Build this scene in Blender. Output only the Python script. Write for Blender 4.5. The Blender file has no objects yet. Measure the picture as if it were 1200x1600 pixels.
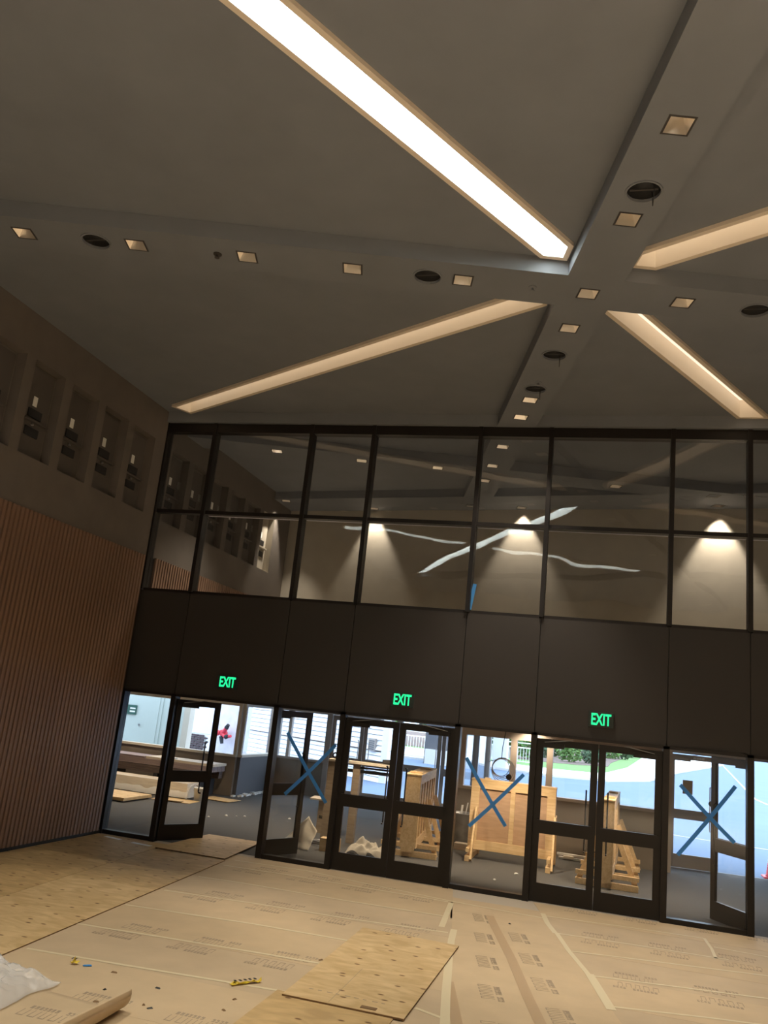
import bpy, bmesh, math, random
from mathutils import Vector, Matrix
from mathutils.geometry import delaunay_2d_cdt
random.seed(7)
C = bpy.context.scene.collection
R = math.radians
SC = bpy.context.scene
# ------------------------------------------------------------------ camera, world, exposure
# axes: X runs along the glazed entrance wall, Y goes out through it, Z up (metres)
TH = 1.84373027                      # azimuth of the entrance wall seen from the ceiling grid
GX, GY = math.sin(TH), math.cos(TH)  # grid -> wall axes
def G(x, y):                         # ceiling-grid coordinates (camera heights) -> metres
    return (2.5*(x*GX+y*GY), 2.5*(-x*GY+y*GX))
cam_d = bpy.data.cameras.new('camera'); cam = bpy.data.objects.new('camera', cam_d); C.objects.link(cam)
pitch, roll = 0.234739534, 0.104861461
cp, sp, cr, sr = math.cos(pitch), math.sin(pitch), math.cos(roll), math.sin(roll)
def _ax(x, y, z): return Vector((x*GX+y*GY, -x*GY+y*GX, z))
right = cr*_ax(1,0,0)+sr*_ax(0,-sp,cp); upv = -sr*_ax(1,0,0)+cr*_ax(0,-sp,cp); fwd = _ax(0,cp,sp)
M = Matrix.Identity(4)
for i in range(3): M[i][0], M[i][1], M[i][2] = right[i], upv[i], -fwd[i]
M.translation = Vector((0,0,2.5)); cam.matrix_world = M
cam_d.sensor_fit = 'VERTICAL'; cam_d.sensor_height = 36; cam_d.lens = 36*1302.19/1600
cam_d.clip_start = .05; cam_d.clip_end = 600
SC.camera = cam
W = bpy.data.worlds.new('World'); SC.world = W; W.use_nodes = True
bg = W.node_tree.nodes['Background']; bg.inputs[0].default_value = (.66,.82,1,1); bg.inputs[1].default_value = 4.8
SC.view_settings.view_transform = 'Standard'; SC.view_settings.look = 'None'
SC.view_settings.exposure = 0.0; SC.view_settings.gamma = 1; SC.view_settings.use_curve_mapping = False
DOWN_W = 600; REAR_W = 2500; GALLERY_W = 430; VEST_W = 225; TROUGH = 12.0; TROUGH_DIM = 8.0
WARM = (1,.87,.70)

# ------------------------------------------------------------------ materials
def mat(name, col, rough=.6, metal=0, var=0, scale=8, bump=0, stretch=None, emit=None, es=0, spec=.5):
    m = bpy.data.materials.new(name); m.use_nodes = True; nt = m.node_tree; b = nt.nodes['Principled BSDF']
    b.inputs['Base Color'].default_value = (*col,1); b.inputs['Roughness'].default_value = rough
    b.inputs['Metallic'].default_value = metal; b.inputs['Specular IOR Level'].default_value = spec
    if emit: b.inputs['Emission Color'].default_value = (*emit,1); b.inputs['Emission Strength'].default_value = es
    if var or bump:
        tc = nt.nodes.new('ShaderNodeTexCoord'); mp = nt.nodes.new('ShaderNodeMapping'); nz = nt.nodes.new('ShaderNodeTexNoise')
        nt.links.new(tc.outputs['Object'], mp.inputs[0]); nt.links.new(mp.outputs[0], nz.inputs['Vector'])
        if stretch: mp.inputs['Scale'].default_value = stretch
        nz.inputs['Scale'].default_value = scale; nz.inputs['Detail'].default_value = 6
        if var:
            cr_ = nt.nodes.new('ShaderNodeValToRGB'); e = cr_.color_ramp.elements
            e[0].position, e[1].position = .3, .7
            e[0].color = (*[c*(1-var) for c in col],1); e[1].color = (*[min(1,c*(1+var)) for c in col],1)
            nt.links.new(nz.outputs[0], cr_.inputs[0]); nt.links.new(cr_.outputs[0], b.inputs['Base Color'])
        if bump:
            bp = nt.nodes.new('ShaderNodeBump'); bp.inputs['Strength'].default_value = bump; bp.inputs['Distance'].default_value = .02
            nt.links.new(nz.outputs[0], bp.inputs['Height']); nt.links.new(bp.outputs[0], b.inputs['Normal'])
    return m
def glass(name, r0=.045, tint=(.93,.96,.95), wavy=0, haze=0):
    m = bpy.data.materials.new(name); m.use_nodes = True; nt = m.node_tree; N = nt.nodes; N.remove(N['Principled BSDF'])
    out = N['Material Output']; lw = N.new('ShaderNodeLayerWeight'); lw.inputs[0].default_value = .5
    p5 = N.new('ShaderNodeMath'); p5.operation = 'POWER'; p5.inputs[1].default_value = 5
    ma = N.new('ShaderNodeMath'); ma.operation = 'MULTIPLY_ADD'; ma.inputs[1].default_value = 1-r0; ma.inputs[2].default_value = r0
    tr = N.new('ShaderNodeBsdfTransparent'); tr.inputs[0].default_value = (*tint,1)
    gl = N.new('ShaderNodeBsdfGlossy'); gl.inputs['Roughness'].default_value = 0
    mx = N.new('ShaderNodeMixShader'); L = nt.links
    L.new(lw.outputs['Facing'], p5.inputs[0]); L.new(p5.outputs[0], ma.inputs[0]); L.new(ma.outputs[0], mx.inputs[0])
    L.new(tr.outputs[0], mx.inputs[1]); L.new(gl.outputs[0], mx.inputs[2])
    last = mx
    if wavy:
        tc = N.new('ShaderNodeTexCoord'); nz = N.new('ShaderNodeTexNoise'); nz.inputs['Scale'].default_value = 1.1; nz.inputs['Detail'].default_value = 1
        bp = N.new('ShaderNodeBump'); bp.inputs['Strength'].default_value = wavy; bp.inputs['Distance'].default_value = .02
        L.new(tc.outputs['Object'], nz.inputs['Vector']); L.new(nz.outputs[0], bp.inputs['Height']); L.new(bp.outputs[0], gl.inputs['Normal'])
    if haze:                                   # dust film on the glass
        tc = N.new('ShaderNodeTexCoord'); nz = N.new('ShaderNodeTexNoise'); nz.inputs['Scale'].default_value = 2.2; nz.inputs['Detail'].default_value = 7
        mu = N.new('ShaderNodeMath'); mu.operation = 'MULTIPLY'; mu.inputs[1].default_value = haze
        df = N.new('ShaderNodeBsdfDiffuse'); df.inputs[0].default_value = (.6,.6,.6,1); m2 = N.new('ShaderNodeMixShader')
        L.new(tc.outputs['Object'], nz.inputs['Vector']); L.new(nz.outputs[0], mu.inputs[0]); L.new(mu.outputs[0], m2.inputs[0])
        L.new(mx.outputs[0], m2.inputs[1]); L.new(df.outputs[0], m2.inputs[2]); last = m2
    L.new(last.outputs[0], out.inputs[0])
    return m
def wood(name, c1, c2, knots=True, rough=.6, stretch=(1.2,10,10)):
    m = bpy.data.materials.new(name); m.use_nodes = True; nt = m.node_tree; N = nt.nodes; L = nt.links; b = N['Principled BSDF']
    b.inputs['Roughness'].default_value = rough
    tc = N.new('ShaderNodeTexCoord'); mp = N.new('ShaderNodeMapping'); mp.inputs['Scale'].default_value = stretch
    nz = N.new('ShaderNodeTexNoise'); nz.inputs['Scale'].default_value = 1.6; nz.inputs['Detail'].default_value = 8; nz.inputs['Distortion'].default_value = 1.2
    r = N.new('ShaderNodeValToRGB'); r.color_ramp.elements[0].position = .35; r.color_ramp.elements[1].position = .68
    r.color_ramp.elements[0].color = (*c1,1); r.color_ramp.elements[1].color = (*c2,1)
    L.new(tc.outputs['Object'], mp.inputs[0]); L.new(mp.outputs[0], nz.inputs['Vector']); L.new(nz.outputs[0], r.inputs[0])
    last = r.outputs[0]
    if knots:
        vo = N.new('ShaderNodeTexVoronoi'); vo.voronoi_dimensions = '2D'; vo.inputs['Scale'].default_value = 2.3; vo.inputs['Randomness'].default_value = 1
        mp2 = N.new('ShaderNodeMapping'); mp2.inputs['Scale'].default_value = (1,1.8,1); L.new(tc.outputs['Object'], mp2.inputs[0]); L.new(mp2.outputs[0], vo.inputs['Vector'])
        r2 = N.new('ShaderNodeValToRGB'); r2.color_ramp.elements[0].position = .045; r2.color_ramp.elements[0].color = (.28,.19,.12,1); r2.color_ramp.elements[1].position = .085; r2.color_ramp.elements[1].color = (1,1,1,1)
        mx = N.new('ShaderNodeMixRGB'); mx.blend_type = 'MULTIPLY'; mx.inputs[0].default_value = 1
        L.new(vo.outputs['Distance'], r2.inputs[0]); L.new(last, mx.inputs[1]); L.new(r2.outputs[0], mx.inputs[2]); last = mx.outputs[0]
    L.new(last, b.inputs['Base Color'])
    return m
def brickmat(name, c1, c2, mortar, scale, bw=.5, rh=.25):
    m = bpy.data.materials.new(name); m.use_nodes = True; nt = m.node_tree; N = nt.nodes; L = nt.links
    tc = N.new('ShaderNodeTexCoord'); mp = N.new('ShaderNodeMapping'); mp.inputs['Rotation'].default_value = (R(90),0,0)
    bt = N.new('ShaderNodeTexBrick'); bt.inputs['Color1'].default_value = (*c1,1); bt.inputs['Color2'].default_value = (*c2,1); bt.inputs['Mortar'].default_value = (*mortar,1)
    bt.inputs['Scale'].default_value = scale; bt.inputs['Mortar Size'].default_value = .025; bt.inputs['Brick Width'].default_value = bw; bt.inputs['Row Height'].default_value = rh
    L.new(tc.outputs['Object'], mp.inputs[0]); L.new(mp.outputs[0], bt.inputs['Vector']); L.new(bt.outputs[0], N['Principled BSDF'].inputs['Base Color'])
    N['Principled BSDF'].inputs['Roughness'].default_value = .9
    return m
MT = dict(
 ceil=mat('ceiling_paint',(.200,.212,.238),.75,var=.06,scale=1.5), wall=mat('dark_wall_paint',(.16,.137,.118),.8,var=.08,scale=2),
 niche=mat('niche_paint',(.11,.095,.085),.8), spandrel=mat('spandrel_panel',(.034,.029,.026),.55), alu=mat('dark_bronze_aluminium',(.014,.011,.010),.38,spec=.4),
 slat=mat('brown_slat',(.27,.16,.105),.55,var=.25,scale=3,stretch=(6,6,.6)), slatback=mat('slat_backing',(.02,.013,.01),.8),
 lip=mat('beige_trough_trim',(.78,.67,.54),.6), inner=mat('beige_trough_interior',(.86,.77,.65),.6), glow=mat('added_trough_glow',(.86,.77,.65),.6,emit=(1,.87,.70),es=.85), innerw=mat('white_trough_interior',(.80,.82,.80),.6),  # glow: weak warm emission added to brighten the unlit troughs
 lit=mat('lit_diffuser',(.9,.9,.9),.5,emit=(.93,1,.97),es=TROUGH), dim=mat('dimly_lit_diffuser',(.9,.9,.9),.5,emit=(.95,1,.95),es=TROUGH_DIM),
 refl=mat('brushed_reflector',(.80,.74,.66),.32,metal=1), lamp=mat('lamp_disc',(1,1,1),.5,emit=(1,.82,.6),es=2), ring=mat('dark_trim_ring',(.05,.045,.042),.6),
 grille=mat('speaker_grille',(.012,.012,.013),.7), paper=mat('kraft_floor_paper',(.55,.415,.255),.75,var=.06,scale=2.5,bump=.12),
 paper2=mat('kraft_floor_paper_warm',(.575,.435,.27),.75,var=.06,scale=2.5,bump=.12), paper3=mat('kraft_floor_paper_pink',(.53,.405,.26),.75,var=.07,scale=2,bump=.12),
 stain=mat('brown_tape',(.47,.33,.19),.6), tape=mat('masking_tape',(.68,.58,.38),.6), blue=mat('blue_tape',(.09,.31,.66),.55), ink=mat('grey_ink',(.36,.28,.195),.8),
 ply=wood('plywood',(.54,.37,.17),(.70,.51,.27),stretch=(1.6,3.6,3)), plyg=wood('weathered_plywood',(.46,.31,.14),(.62,.43,.20),stretch=(1.6,3.6,3)), plye=mat('plywood_edge',(.22,.13,.06),.8),
 pine=wood('pine',(.60,.40,.20),(.74,.54,.30),False), panel=wood('crate_panel',(.42,.26,.15),(.52,.33,.20),False), pale=wood('pale_board',(.6,.52,.42),(.72,.64,.52),False),
 carpet=mat('grey_carpet',(.078,.077,.076),.95,var=.18,scale=60,bump=.3), conc=mat('hall_slab',(.52,.45,.36),.9), knee=mat('brown_grey_wall',(.20,.165,.13),.75,var=.08,scale=3),
 kneeb=mat('slate_wall',(.11,.11,.12),.7), frame=mat('taupe_frame',(.36,.31,.275),.5), wframe=mat('cream_frame',(.55,.50,.42),.55), vceil=mat('vestibule_ceiling',(.55,.5,.42),.8),
 backw=mat('beige_wall',(.43,.385,.315),.85,var=.05,scale=3), white=mat('white_plastic',(.8,.8,.78),.5), green=mat('exit_green',(.0,.25,.08),.5,emit=(.02,1,.36),es=1.15), exitbody=mat('exit_housing',(.02,.03,.025),.4),
 tag=mat('white_label',(.92,.92,.88),.5), black=mat('black_plastic',(.015,.015,.015),.5), dark=mat('dark_fabric',(.03,.03,.033),.9), grey=mat('grey_steel',(.3,.3,.31),.4,metal=.6), cloth=mat('canvas',(.55,.50,.42),.9,var=.1,scale=6),
 asphalt=mat('asphalt',(.125,.185,.285),.9,var=.05,scale=.4), concrete=mat('pale_concrete',(.70,.68,.66),.9,var=.05,scale=.5), grass=mat('lawn',(.14,.26,.07),.95,var=.25,scale=2), mulch=mat('mulch',(.16,.11,.09),.95,var=.3,scale=3),
 siding=mat('pale_siding',(.85,.84,.85),.8,var=.04,scale=1), stucco=mat('lilac_stucco',(.66,.62,.64),.9,var=.08,scale=5,bump=.4), mint=mat('pale_mint_paint',(.50,.57,.54),.7), leaf=mat('shrub_leaf',(.10,.20,.05),.8,var=.4,scale=4),
 leafd=mat('dark_leaf',(.05,.10,.05),.85,var=.4,scale=3), bark=mat('bark',(.1,.07,.05),.9), fence=mat('white_metal_rail',(.75,.78,.78),.5), red=mat('red_paint',(.62,.03,.05),.45), cone=mat('cone_plastic',(.85,.09,.10),.5),
 yellow=mat('yellow_tape',(.75,.55,.03),.5), signg=mat('green_sign',(.02,.09,.07),.6), dwood=wood('dark_plank',(.07,.045,.04),(.13,.09,.075),False), mauve=wood('mauve_board',(.20,.15,.16),(.28,.21,.2),False),
 board=wood('brown_board',(.24,.18,.125),(.32,.25,.18),False), brick=brickmat('purple_brick',(.10,.06,.06),(.14,.08,.075),(.5,.5,.5),5), pcap=mat('pale_anodised_cap',(.62,.62,.72),.45), galv=mat('galvanised',(.35,.36,.38),.45,metal=.7,var=.2,scale=6), pinkw=mat('white_paint',(.8,.8,.82),.8))
MT['gl_up'] = glass('upper_glass', .07, (.94,.95,.96), wavy=.22, haze=.012)
MT['gl'] = glass('door_glass', .025, (.985,.99,.99), haze=.014)
MT['gl_out'] = glass('outer_glass', .025, (.985,.99,1))
def filmmat():
    m = bpy.data.materials.new('clear_film'); m.use_nodes = True; nt = m.node_tree; N = nt.nodes; L = nt.links; b = N['Principled BSDF']
    b.inputs['Base Color'].default_value = (.95,.94,.92,1); b.inputs['Roughness'].default_value = .25
    tr = N.new('ShaderNodeBsdfTransparent'); mx = N.new('ShaderNodeMixShader'); mx.inputs[0].default_value = .36
    L.new(tr.outputs[0], mx.inputs[1]); L.new(b.outputs[0], mx.inputs[2]); L.new(mx.outputs[0], N['Material Output'].inputs[0]); return m
MT['film'] = filmmat()
def bluemat():
    m = bpy.data.materials.new('blue_tape_film'); m.use_nodes = True; nt = m.node_tree; N = nt.nodes; L = nt.links; b = N['Principled BSDF']
    b.inputs['Base Color'].default_value = (.13,.48,.92,1); b.inputs['Roughness'].default_value = .5
    tr = N.new('ShaderNodeBsdfTranslucent'); tr.inputs[0].default_value = (.10,.46,.92,1); mx = N.new('ShaderNodeMixShader'); mx.inputs[0].default_value = .45
    L.new(b.outputs[0], mx.inputs[1]); L.new(tr.outputs[0], mx.inputs[2]); L.new(mx.outputs[0], N['Material Output'].inputs[0]); return m
MT['blue'] = bluemat()

# ------------------------------------------------------------------ mesh helpers
class MB:
    def __init__(s): s.v = []; s.f = []
    def add(s, vs, fs):
        o = len(s.v); s.v += [tuple(v) for v in vs]; s.f += [tuple(i+o for i in f) for f in fs]; return s
    def box(s, x0,x1,y0,y1,z0,z1):
        return s.add([(x0,y0,z0),(x1,y0,z0),(x1,y1,z0),(x0,y1,z0),(x0,y0,z1),(x1,y0,z1),(x1,y1,z1),(x0,y1,z1)],
                     [(3,2,1,0),(4,5,6,7),(0,1,5,4),(1,2,6,5),(2,3,7,6),(3,0,4,7)])
    def prism(s, poly, z0, z1):
        a = sum(poly[i][0]*poly[(i+1)%len(poly)][1]-poly[(i+1)%len(poly)][0]*poly[i][1] for i in range(len(poly)))
        if a < 0: poly = poly[::-1]
        n = len(poly)
        return s.add([(x,y,z0) for x,y in poly]+[(x,y,z1) for x,y in poly], [tuple(range(n-1,-1,-1)), tuple(range(n,2*n))]+[(i,(i+1)%n,(i+1)%n+n,i+n) for i in range(n)])
    def bar(s, p, q, w, t, side=(0,0,1)):
        p, q = Vector(p), Vector(q); d = (q-p).normalized(); u = d.cross(Vector(side))
        if u.length < 1e-4: u = d.cross(Vector((1,0,0)))
        u.normalize(); v = u.cross(d)
        vs = [e+u*a*w/2+v*b*t/2 for e in (p,q) for a,b in ((-1,-1),(1,-1),(1,1),(-1,1))]
        return s.add(vs, [(3,2,1,0),(4,5,6,7),(0,1,5,4),(1,2,6,5),(2,3,7,6),(3,0,4,7)])
    def tube(s, pts, r, n=8, closed=False):
        pts = [Vector(p) for p in pts]; k = len(pts); rings = []
        for i, p in enumerate(pts):
            a = pts[(i-1)%k] if (i or closed) else p; b = pts[(i+1)%k] if (i < k-1 or closed) else p
            d = (b-a).normalized(); u = d.cross(Vector((.13,.27,.95))); u.normalize(); v = d.cross(u)
            rr = r[i] if isinstance(r,(list,tuple)) else r
            rings.append([p+rr*(math.cos(2*math.pi*j/n)*u+math.sin(2*math.pi*j/n)*v) for j in range(n)])
        fs = [(i*n+j, i*n+(j+1)%n, ((i+1)%k)*n+(j+1)%n, ((i+1)%k)*n+j) for i in range(k if closed else k-1) for j in range(n)]
        if not closed: fs += [tuple(range(n-1,-1,-1)), tuple(range((k-1)*n,k*n))]
        return s.add([v for rg in rings for v in rg], fs)
    def lathe(s, prof, n=20, c=(0,0,0)):
        vs = [(c[0]+r*math.cos(2*math.pi*j/n), c[1]+r*math.sin(2*math.pi*j/n), c[2]+z) for r,z in prof for j in range(n)]
        fs = [(i*n+j,i*n+(j+1)%n,(i+1)*n+(j+1)%n,(i+1)*n+j) for i in range(len(prof)-1) for j in range(n)]
        return s.add(vs, fs+[tuple(range(n-1,-1,-1)), tuple(range((len(prof)-1)*n,len(prof)*n))])
    def strip(s, pts, w, z0, z1):             # flat strip along a polyline
        P = [Vector((*p[:2],0)) for p in pts]; L_, R_ = [], []
        for i, p in enumerate(P):
            d = (P[min(i+1,len(P)-1)]-P[max(i-1,0)]).normalized(); u = Vector((-d.y,d.x,0))*w/2
            L_.append((p+u)); R_.append((p-u))
        for i in range(len(P)-1): s.prism([R_[i][:2],R_[i+1][:2],L_[i+1][:2],L_[i][:2]], z0, z1)
        return s
    def build(s, name, m, parent=None, smooth=False, bevel=0, **props):
        me = bpy.data.meshes.new(name); me.from_pydata(s.v, [], s.f); me.update(); me.materials.append(MT[m] if isinstance(m,str) else m)
        if smooth:
            for p in me.polygons: p.use_smooth = True
        o = bpy.data.objects.new(name, me); C.objects.link(o)
        if bevel:
            b = o.modifiers.new('bevel','BEVEL'); b.width = bevel; b.segments = 2; b.limit_method = 'ANGLE'
        if parent: o.parent = parent
        for k, v in props.items(): o[k] = v
        return o
def tag(o, label=None, cat=None, group=None, kind=None):
    for k, v in (('label',label),('category',cat),('group',group),('kind',kind)):
        if v: o[k] = v
    return o
def empty(name, loc=(0,0,0), rz=0, **k):
    o = bpy.data.objects.new(name, None); C.objects.link(o); o.location = loc; o.rotation_euler = (0,0,rz); o.empty_display_size = .1
    return tag(o, **k)
def copy_tree(o, parent=None):
    c = o.copy(); C.objects.link(c); c.parent = parent
    for ch in list(o.children): copy_tree(ch, c)
    return c
def flat(outer, holes, z, down=True):         # flat surface with holes, as verts/faces
    vs, es = [], []
    for loop in [outer]+holes:
        o = len(vs); vs += [Vector(p) for p in loop]; es += [(o+i,o+(i+1)%len(loop)) for i in range(len(loop))]
    r = delaunay_2d_cdt(vs, es, [], 1, 1e-5); V, F = r[0], r[2]
    def inside(p, poly):
        c = False; j = len(poly)-1
        for i in range(len(poly)):
            xi, yi = poly[i]; xj, yj = poly[j]
            if (yi > p[1]) != (yj > p[1]) and p[0] < (xj-xi)*(p[1]-yi)/(yj-yi)+xi: c = not c
            j = i
        return c
    out = []
    for f in F:
        c = sum((V[i] for i in f), Vector((0,0)))/len(f)
        if inside(c, outer) and not any(inside(c,h) for h in holes):
            a, b, d = (V[i] for i in f[:3]); ccw = (b-a).cross(d-a) > 0
            out.append(tuple(f) if ccw != down else tuple(reversed(f)))
    return [(v.x,v.y,z) for v in V], out
def lamp(name, kind, loc, power, col, parent=None, size=1.2, blend=.4, rad=.06, rot=(0,0,0)):
    l = bpy.data.lights.new(name, kind); l.energy = power; l.color = col
    if kind == 'SPOT': l.spot_size = size; l.spot_blend = blend
    l.shadow_soft_size = rad
    o = bpy.data.objects.new(name, l); C.objects.link(o); o.location = loc; o.rotation_euler = rot
    if parent: o.parent = parent
    return o

# ------------------------------------------------------------------ room shell
YG, YB = 13.65, 20.6            # entrance glazing, rear wall of the space above the vestibule
ZC, ZB = 7.66, 7.458            # ceiling panels, underside of the beams
XL, XR, YN = -8.25, 9.0, -7.0
ST = dict(kind='structure')
MB().box(XL-.4,XR+.4,YN-.4,YG+.08,-.2,0).build('floor','conc',label='hall slab under the floor paper and plywood',category='floor',**ST)
VOUT = [(-16,YG+.08),(6,YG+.08),(6,19.75),(1.28,19.75),(1.28,18.9),(-2.9,18.9),(-2.9,23.75),(-9.5,23.75),(-9.5,21.3),(-16,21.3)]
MB().prism(VOUT,-.2,-.002).build('floor_vestibule','carpet',label='dark grey carpet of the vestibule beyond the doors',category='floor',**ST)
MB().box(XL-.3,XR+.3,YN-.3,YN,0,8.4).build('wall_rear','backw',label='beige wall behind the camera closing the hall',category='wall',**ST)
MB().box(XR,XR+.3,YN,YB,0,8.4).build('wall_right','backw',label='beige wall closing the far side of the hall',category='wall',**ST)
def ybw(x): return 20.30-.170*(x-XL)
MB().prism([(XL-.3,ybw(XL-.3)),(XR+.3,ybw(XR+.3)),(XR+.3,YB+.4),(XL-.3,YB+.4)],2.96,8.4).build('wall_back','backw',label='beige wall above the vestibule washed by downlights',category='wall',**ST)
MB().box(XL-.3,XR+.3,YG+.12,YB,3.0,3.9).build('floor_upper','conc',label='deck over the vestibule behind the upper glazing',category='floor',**ST)
# left wall with deep niches
NY = [(3.88+.37*k)*2.5 for k in range(-2,4)] + [(5.55+.375*k)*2.5 for k in range(6)]
NW, NZ0, NZ1, ND = .72, 5.60, 7.02, .17
wl = MB()
pts, fs = flat([(YN,4.85),(YB,4.85),(YB,8.4),(YN,8.4)], [[(y,NZ0),(y+NW,NZ0),(y+NW,NZ1),(y,NZ1)] for y in NY], 0, down=False)
wl.add([(XL,a,b) for a,b,_ in pts], fs); wl.box(XL-.6,XL-.5,YN,YB,3.5,8.4)
WL = wl.build('wall_left','wall',label='dark upper side wall with a row of deep niches',category='wall',**ST)
for i, y in enumerate(NY):
    m = MB(); a, b = XL-ND, XL
    m.add([(b,y,NZ0),(b,y+NW,NZ0),(b,y+NW,NZ1),(b,y,NZ1),(a,y,NZ0),(a,y+NW,NZ0),(a,y+NW,NZ1),(a,y,NZ1)], [(0,4,7,3),(1,2,6,5),(0,1,5,4),(3,7,6,2),(4,5,6,7)])
    m.build('niche', 'wall' if i < 11 else 'backw', WL)
nm = ['third niche before the glazing wall, hidden edge','first full niche in the hall','second niche in the hall','third niche in the hall','fourth niche in the hall, next to the glazing',]
NL = ['far niche outside the view','niche at the edge of view','niche farthest from the glazing','second of four hall niches','third of four hall niches','hall niche nearest the glazing',
      'first niche behind the upper glass','second niche behind the upper glass','third niche behind the upper glass','fourth niche behind the upper glass','fifth niche behind the upper glass','spotlit niche by the beige back wall']
for i, y in enumerate(NY):
    if i < 1: continue
    last = i == 11
    t = empty('equipment_panel', (XL-ND+.001, y, NZ0), label=('pale ' if last else 'dark ')+'service panel with small white label in '+NL[i], cat='panel', group='service panels in the wall niches')
    MB().box(0,.03,.03,NW-.06,.0,NZ1-NZ0-.05).build('plate','backw' if last else 'niche',t)
    MB().box(.03,.038,.27,.36,.80,.95).build('label_tag','tag',t)
    for z in (.62,.34): MB().box(.03,.05,.2,.5,z,z+.13).build('slot','black' if last else 'dark',t)
    MB().lathe([(.02,0),(.025,.01),(.012,.03)],8,(.06,.32,.50)).build('knob','grey',t)
    MB().box(.03,.10,.10,NW-.10,.55,.575).build('shelf','niche' if not last else 'backw',t)
# fluted slat wall
P = .095
sm = MB(); sm.box(0,.045,-.029,.029,0,1); smo = sm.build('slat','slat'); sme = smo.data; bpy.data.objects.remove(smo)
def slats(root, y0, y1, z0, z1):
    y = y0; 
    while y < y1:
        o = bpy.data.objects.new('slat', sme); C.objects.link(o); o.parent = root; o.location = (XL, y, z0); o.scale = (1,1,z1-z0); y += P
t = empty('wall_left_slats', label='fluted brown wood slat cladding of the hall side wall', cat='wall cladding', kind='structure')
MB().box(XL-.1,XL,YN,YG-.05,0,4.85).build('backing','slatback',t); slats(t, 6.6, YG-.12, .06, 4.85)
MB().box(XL,XL+.02,YN,YG-.05,0,.06).build('base','black',t)
t = empty('wall_left_slats', label='grey lit slat cladding seen through the upper glass', cat='wall cladding', kind='structure')
MB().box(XL-.1,XL,YG+.1,YB,3.9,4.87).build('backing','slatback',t); slats(t, YG+.25, YB-.02, 3.9, 4.87)

# ------------------------------------------------------------------ ceiling: panels, cross beams, light troughs
def clip(poly, f):                             # keep the part where f(p) >= 0
    out = []
    for i in range(len(poly)):
        a, b = poly[i], poly[(i+1)%len(poly)]; fa, fb = f(a), f(b)
        if fa >= 0: out.append(a)
        if fa*fb < 0: k = fa/(fa-fb); out.append((a[0]+k*(b[0]-a[0]), a[1]+k*(b[1]-a[1])))
    return out
def trough_poly(a, b, w, rect, e, nmax=None):  # diagonal strip a->b of width w clipped by a bay shrunk by e (grid units)
    d = (Vector(b)-Vector(a)).normalized(); u = Vector((-d.y,d.x))*(w/2-e); a2 = Vector(a)-d*.5*0; A = Vector(a)-d*.3; B = Vector(b)+d*.3
    p = [tuple(A+u), tuple(A-u), tuple(B-u), tuple(B+u)]
    x0, x1, y0, y1 = rect
    for f in (lambda q: q[0]-x0-e, lambda q: x1-e-q[0], lambda q: q[1]-y0-e, lambda q: y1-e-q[1]): p = clip(p, f)
    if nmax: p = clip(p, lambda q: nmax-e-(-q[0]*GY+q[1]*GX))
    ca = Vector(a)+d*e; cb = Vector(b)-d*e
    if True:
        p = clip(p, lambda q: (Vector(q)-ca).dot(d)+(.35 if (abs(a[0]-x0)<.1 or abs(a[0]-x1)<.1) else 0))
        p = clip(p, lambda q: (cb-Vector(q)).dot(d)+(.35 if (abs(b[0]-x0)<.1 or abs(b[0]-x1)<.1) else 0))
    return p
gap = .012
BX0, BX1 = .712, .968; BY0, BY1 = 3.374, 3.655
NF = 5.40                                      # glass-side soffit edge, camera heights
BAYA = (-2.95, BX0-gap, -.14, BY0-gap); BAYB = (-3.6, BX0-gap, BY1+gap, 6.4); BAYC = (BX1+gap, 5, -.14, BY0-gap); BAYD = (BX1+gap, 5, BY1+gap, 6.4)
cxa, cya = -1.15, 1.50
TR = [ # name label, a, b, bay, nmax, lit, width
 ('bright white lit light trough running diagonally to the beam crossing', (BX0-gap,BY0-gap),(-2.76,-.10),BAYA,None,'lit'),
 ('lit light trough arm behind the camera toward the side wall', (-1.27,1.62),(-2.35,2.70),BAYA,None,'dim'),
 ('lit light trough arm behind the camera toward the beam', (-1.03,1.38),(.40,-.05),BAYA,None,'dim'),
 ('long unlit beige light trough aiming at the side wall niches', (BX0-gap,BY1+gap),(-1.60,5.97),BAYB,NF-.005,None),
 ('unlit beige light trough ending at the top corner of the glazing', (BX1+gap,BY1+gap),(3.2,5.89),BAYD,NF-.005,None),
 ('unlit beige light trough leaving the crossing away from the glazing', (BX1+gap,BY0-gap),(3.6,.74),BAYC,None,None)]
def edge_len(p): return p
tr_polys = []
for lab, a, b, bay, nm_, lit in TR:
    o1 = trough_poly(a,b,.172,bay,0,nm_); o2 = trough_poly(a,b,.172,bay,.024,nm_)
    tr_polys.append(([G(*p) for p in o1],[G(*p) for p in o2],lab,lit))
cb = MB(); gx0, gx1, gy0, gy1 = -4.2, 4.6, -3.2, 9.5
outer = [(XL-.01,YN-.01),(XR+.01,YN-.01),(XR+.01,YB+.01),(XL-.01,YB+.01)]
v, f = flat(outer, [p[1] for p in tr_polys], ZC); cb.add(v, f)
MB().box(XL-.3,XR+.3,YN-.3,YB+.3,8.4,8.6).build('ceiling_deck','wall',label='roof deck above the ceiling panels',category='roof',**ST)
CE = cb.build('ceiling','ceil',label='dark grey ceiling panels between the cross beams',category='ceiling',**ST)
def ringwall(m, poly, z0, z1, inward):
    n = len(poly); a = sum(poly[i][0]*poly[(i+1)%n][1]-poly[(i+1)%n][0]*poly[i][1] for i in range(n))
    if a < 0: poly = poly[::-1]
    fs = [(i,(i+1)%n,(i+1)%n+n,i+n) for i in range(n)]
    m.add([(x,y,z0) for x,y in poly]+[(x,y,z1) for x,y in poly], [tuple(reversed(q)) for q in fs] if inward else fs)
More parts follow.
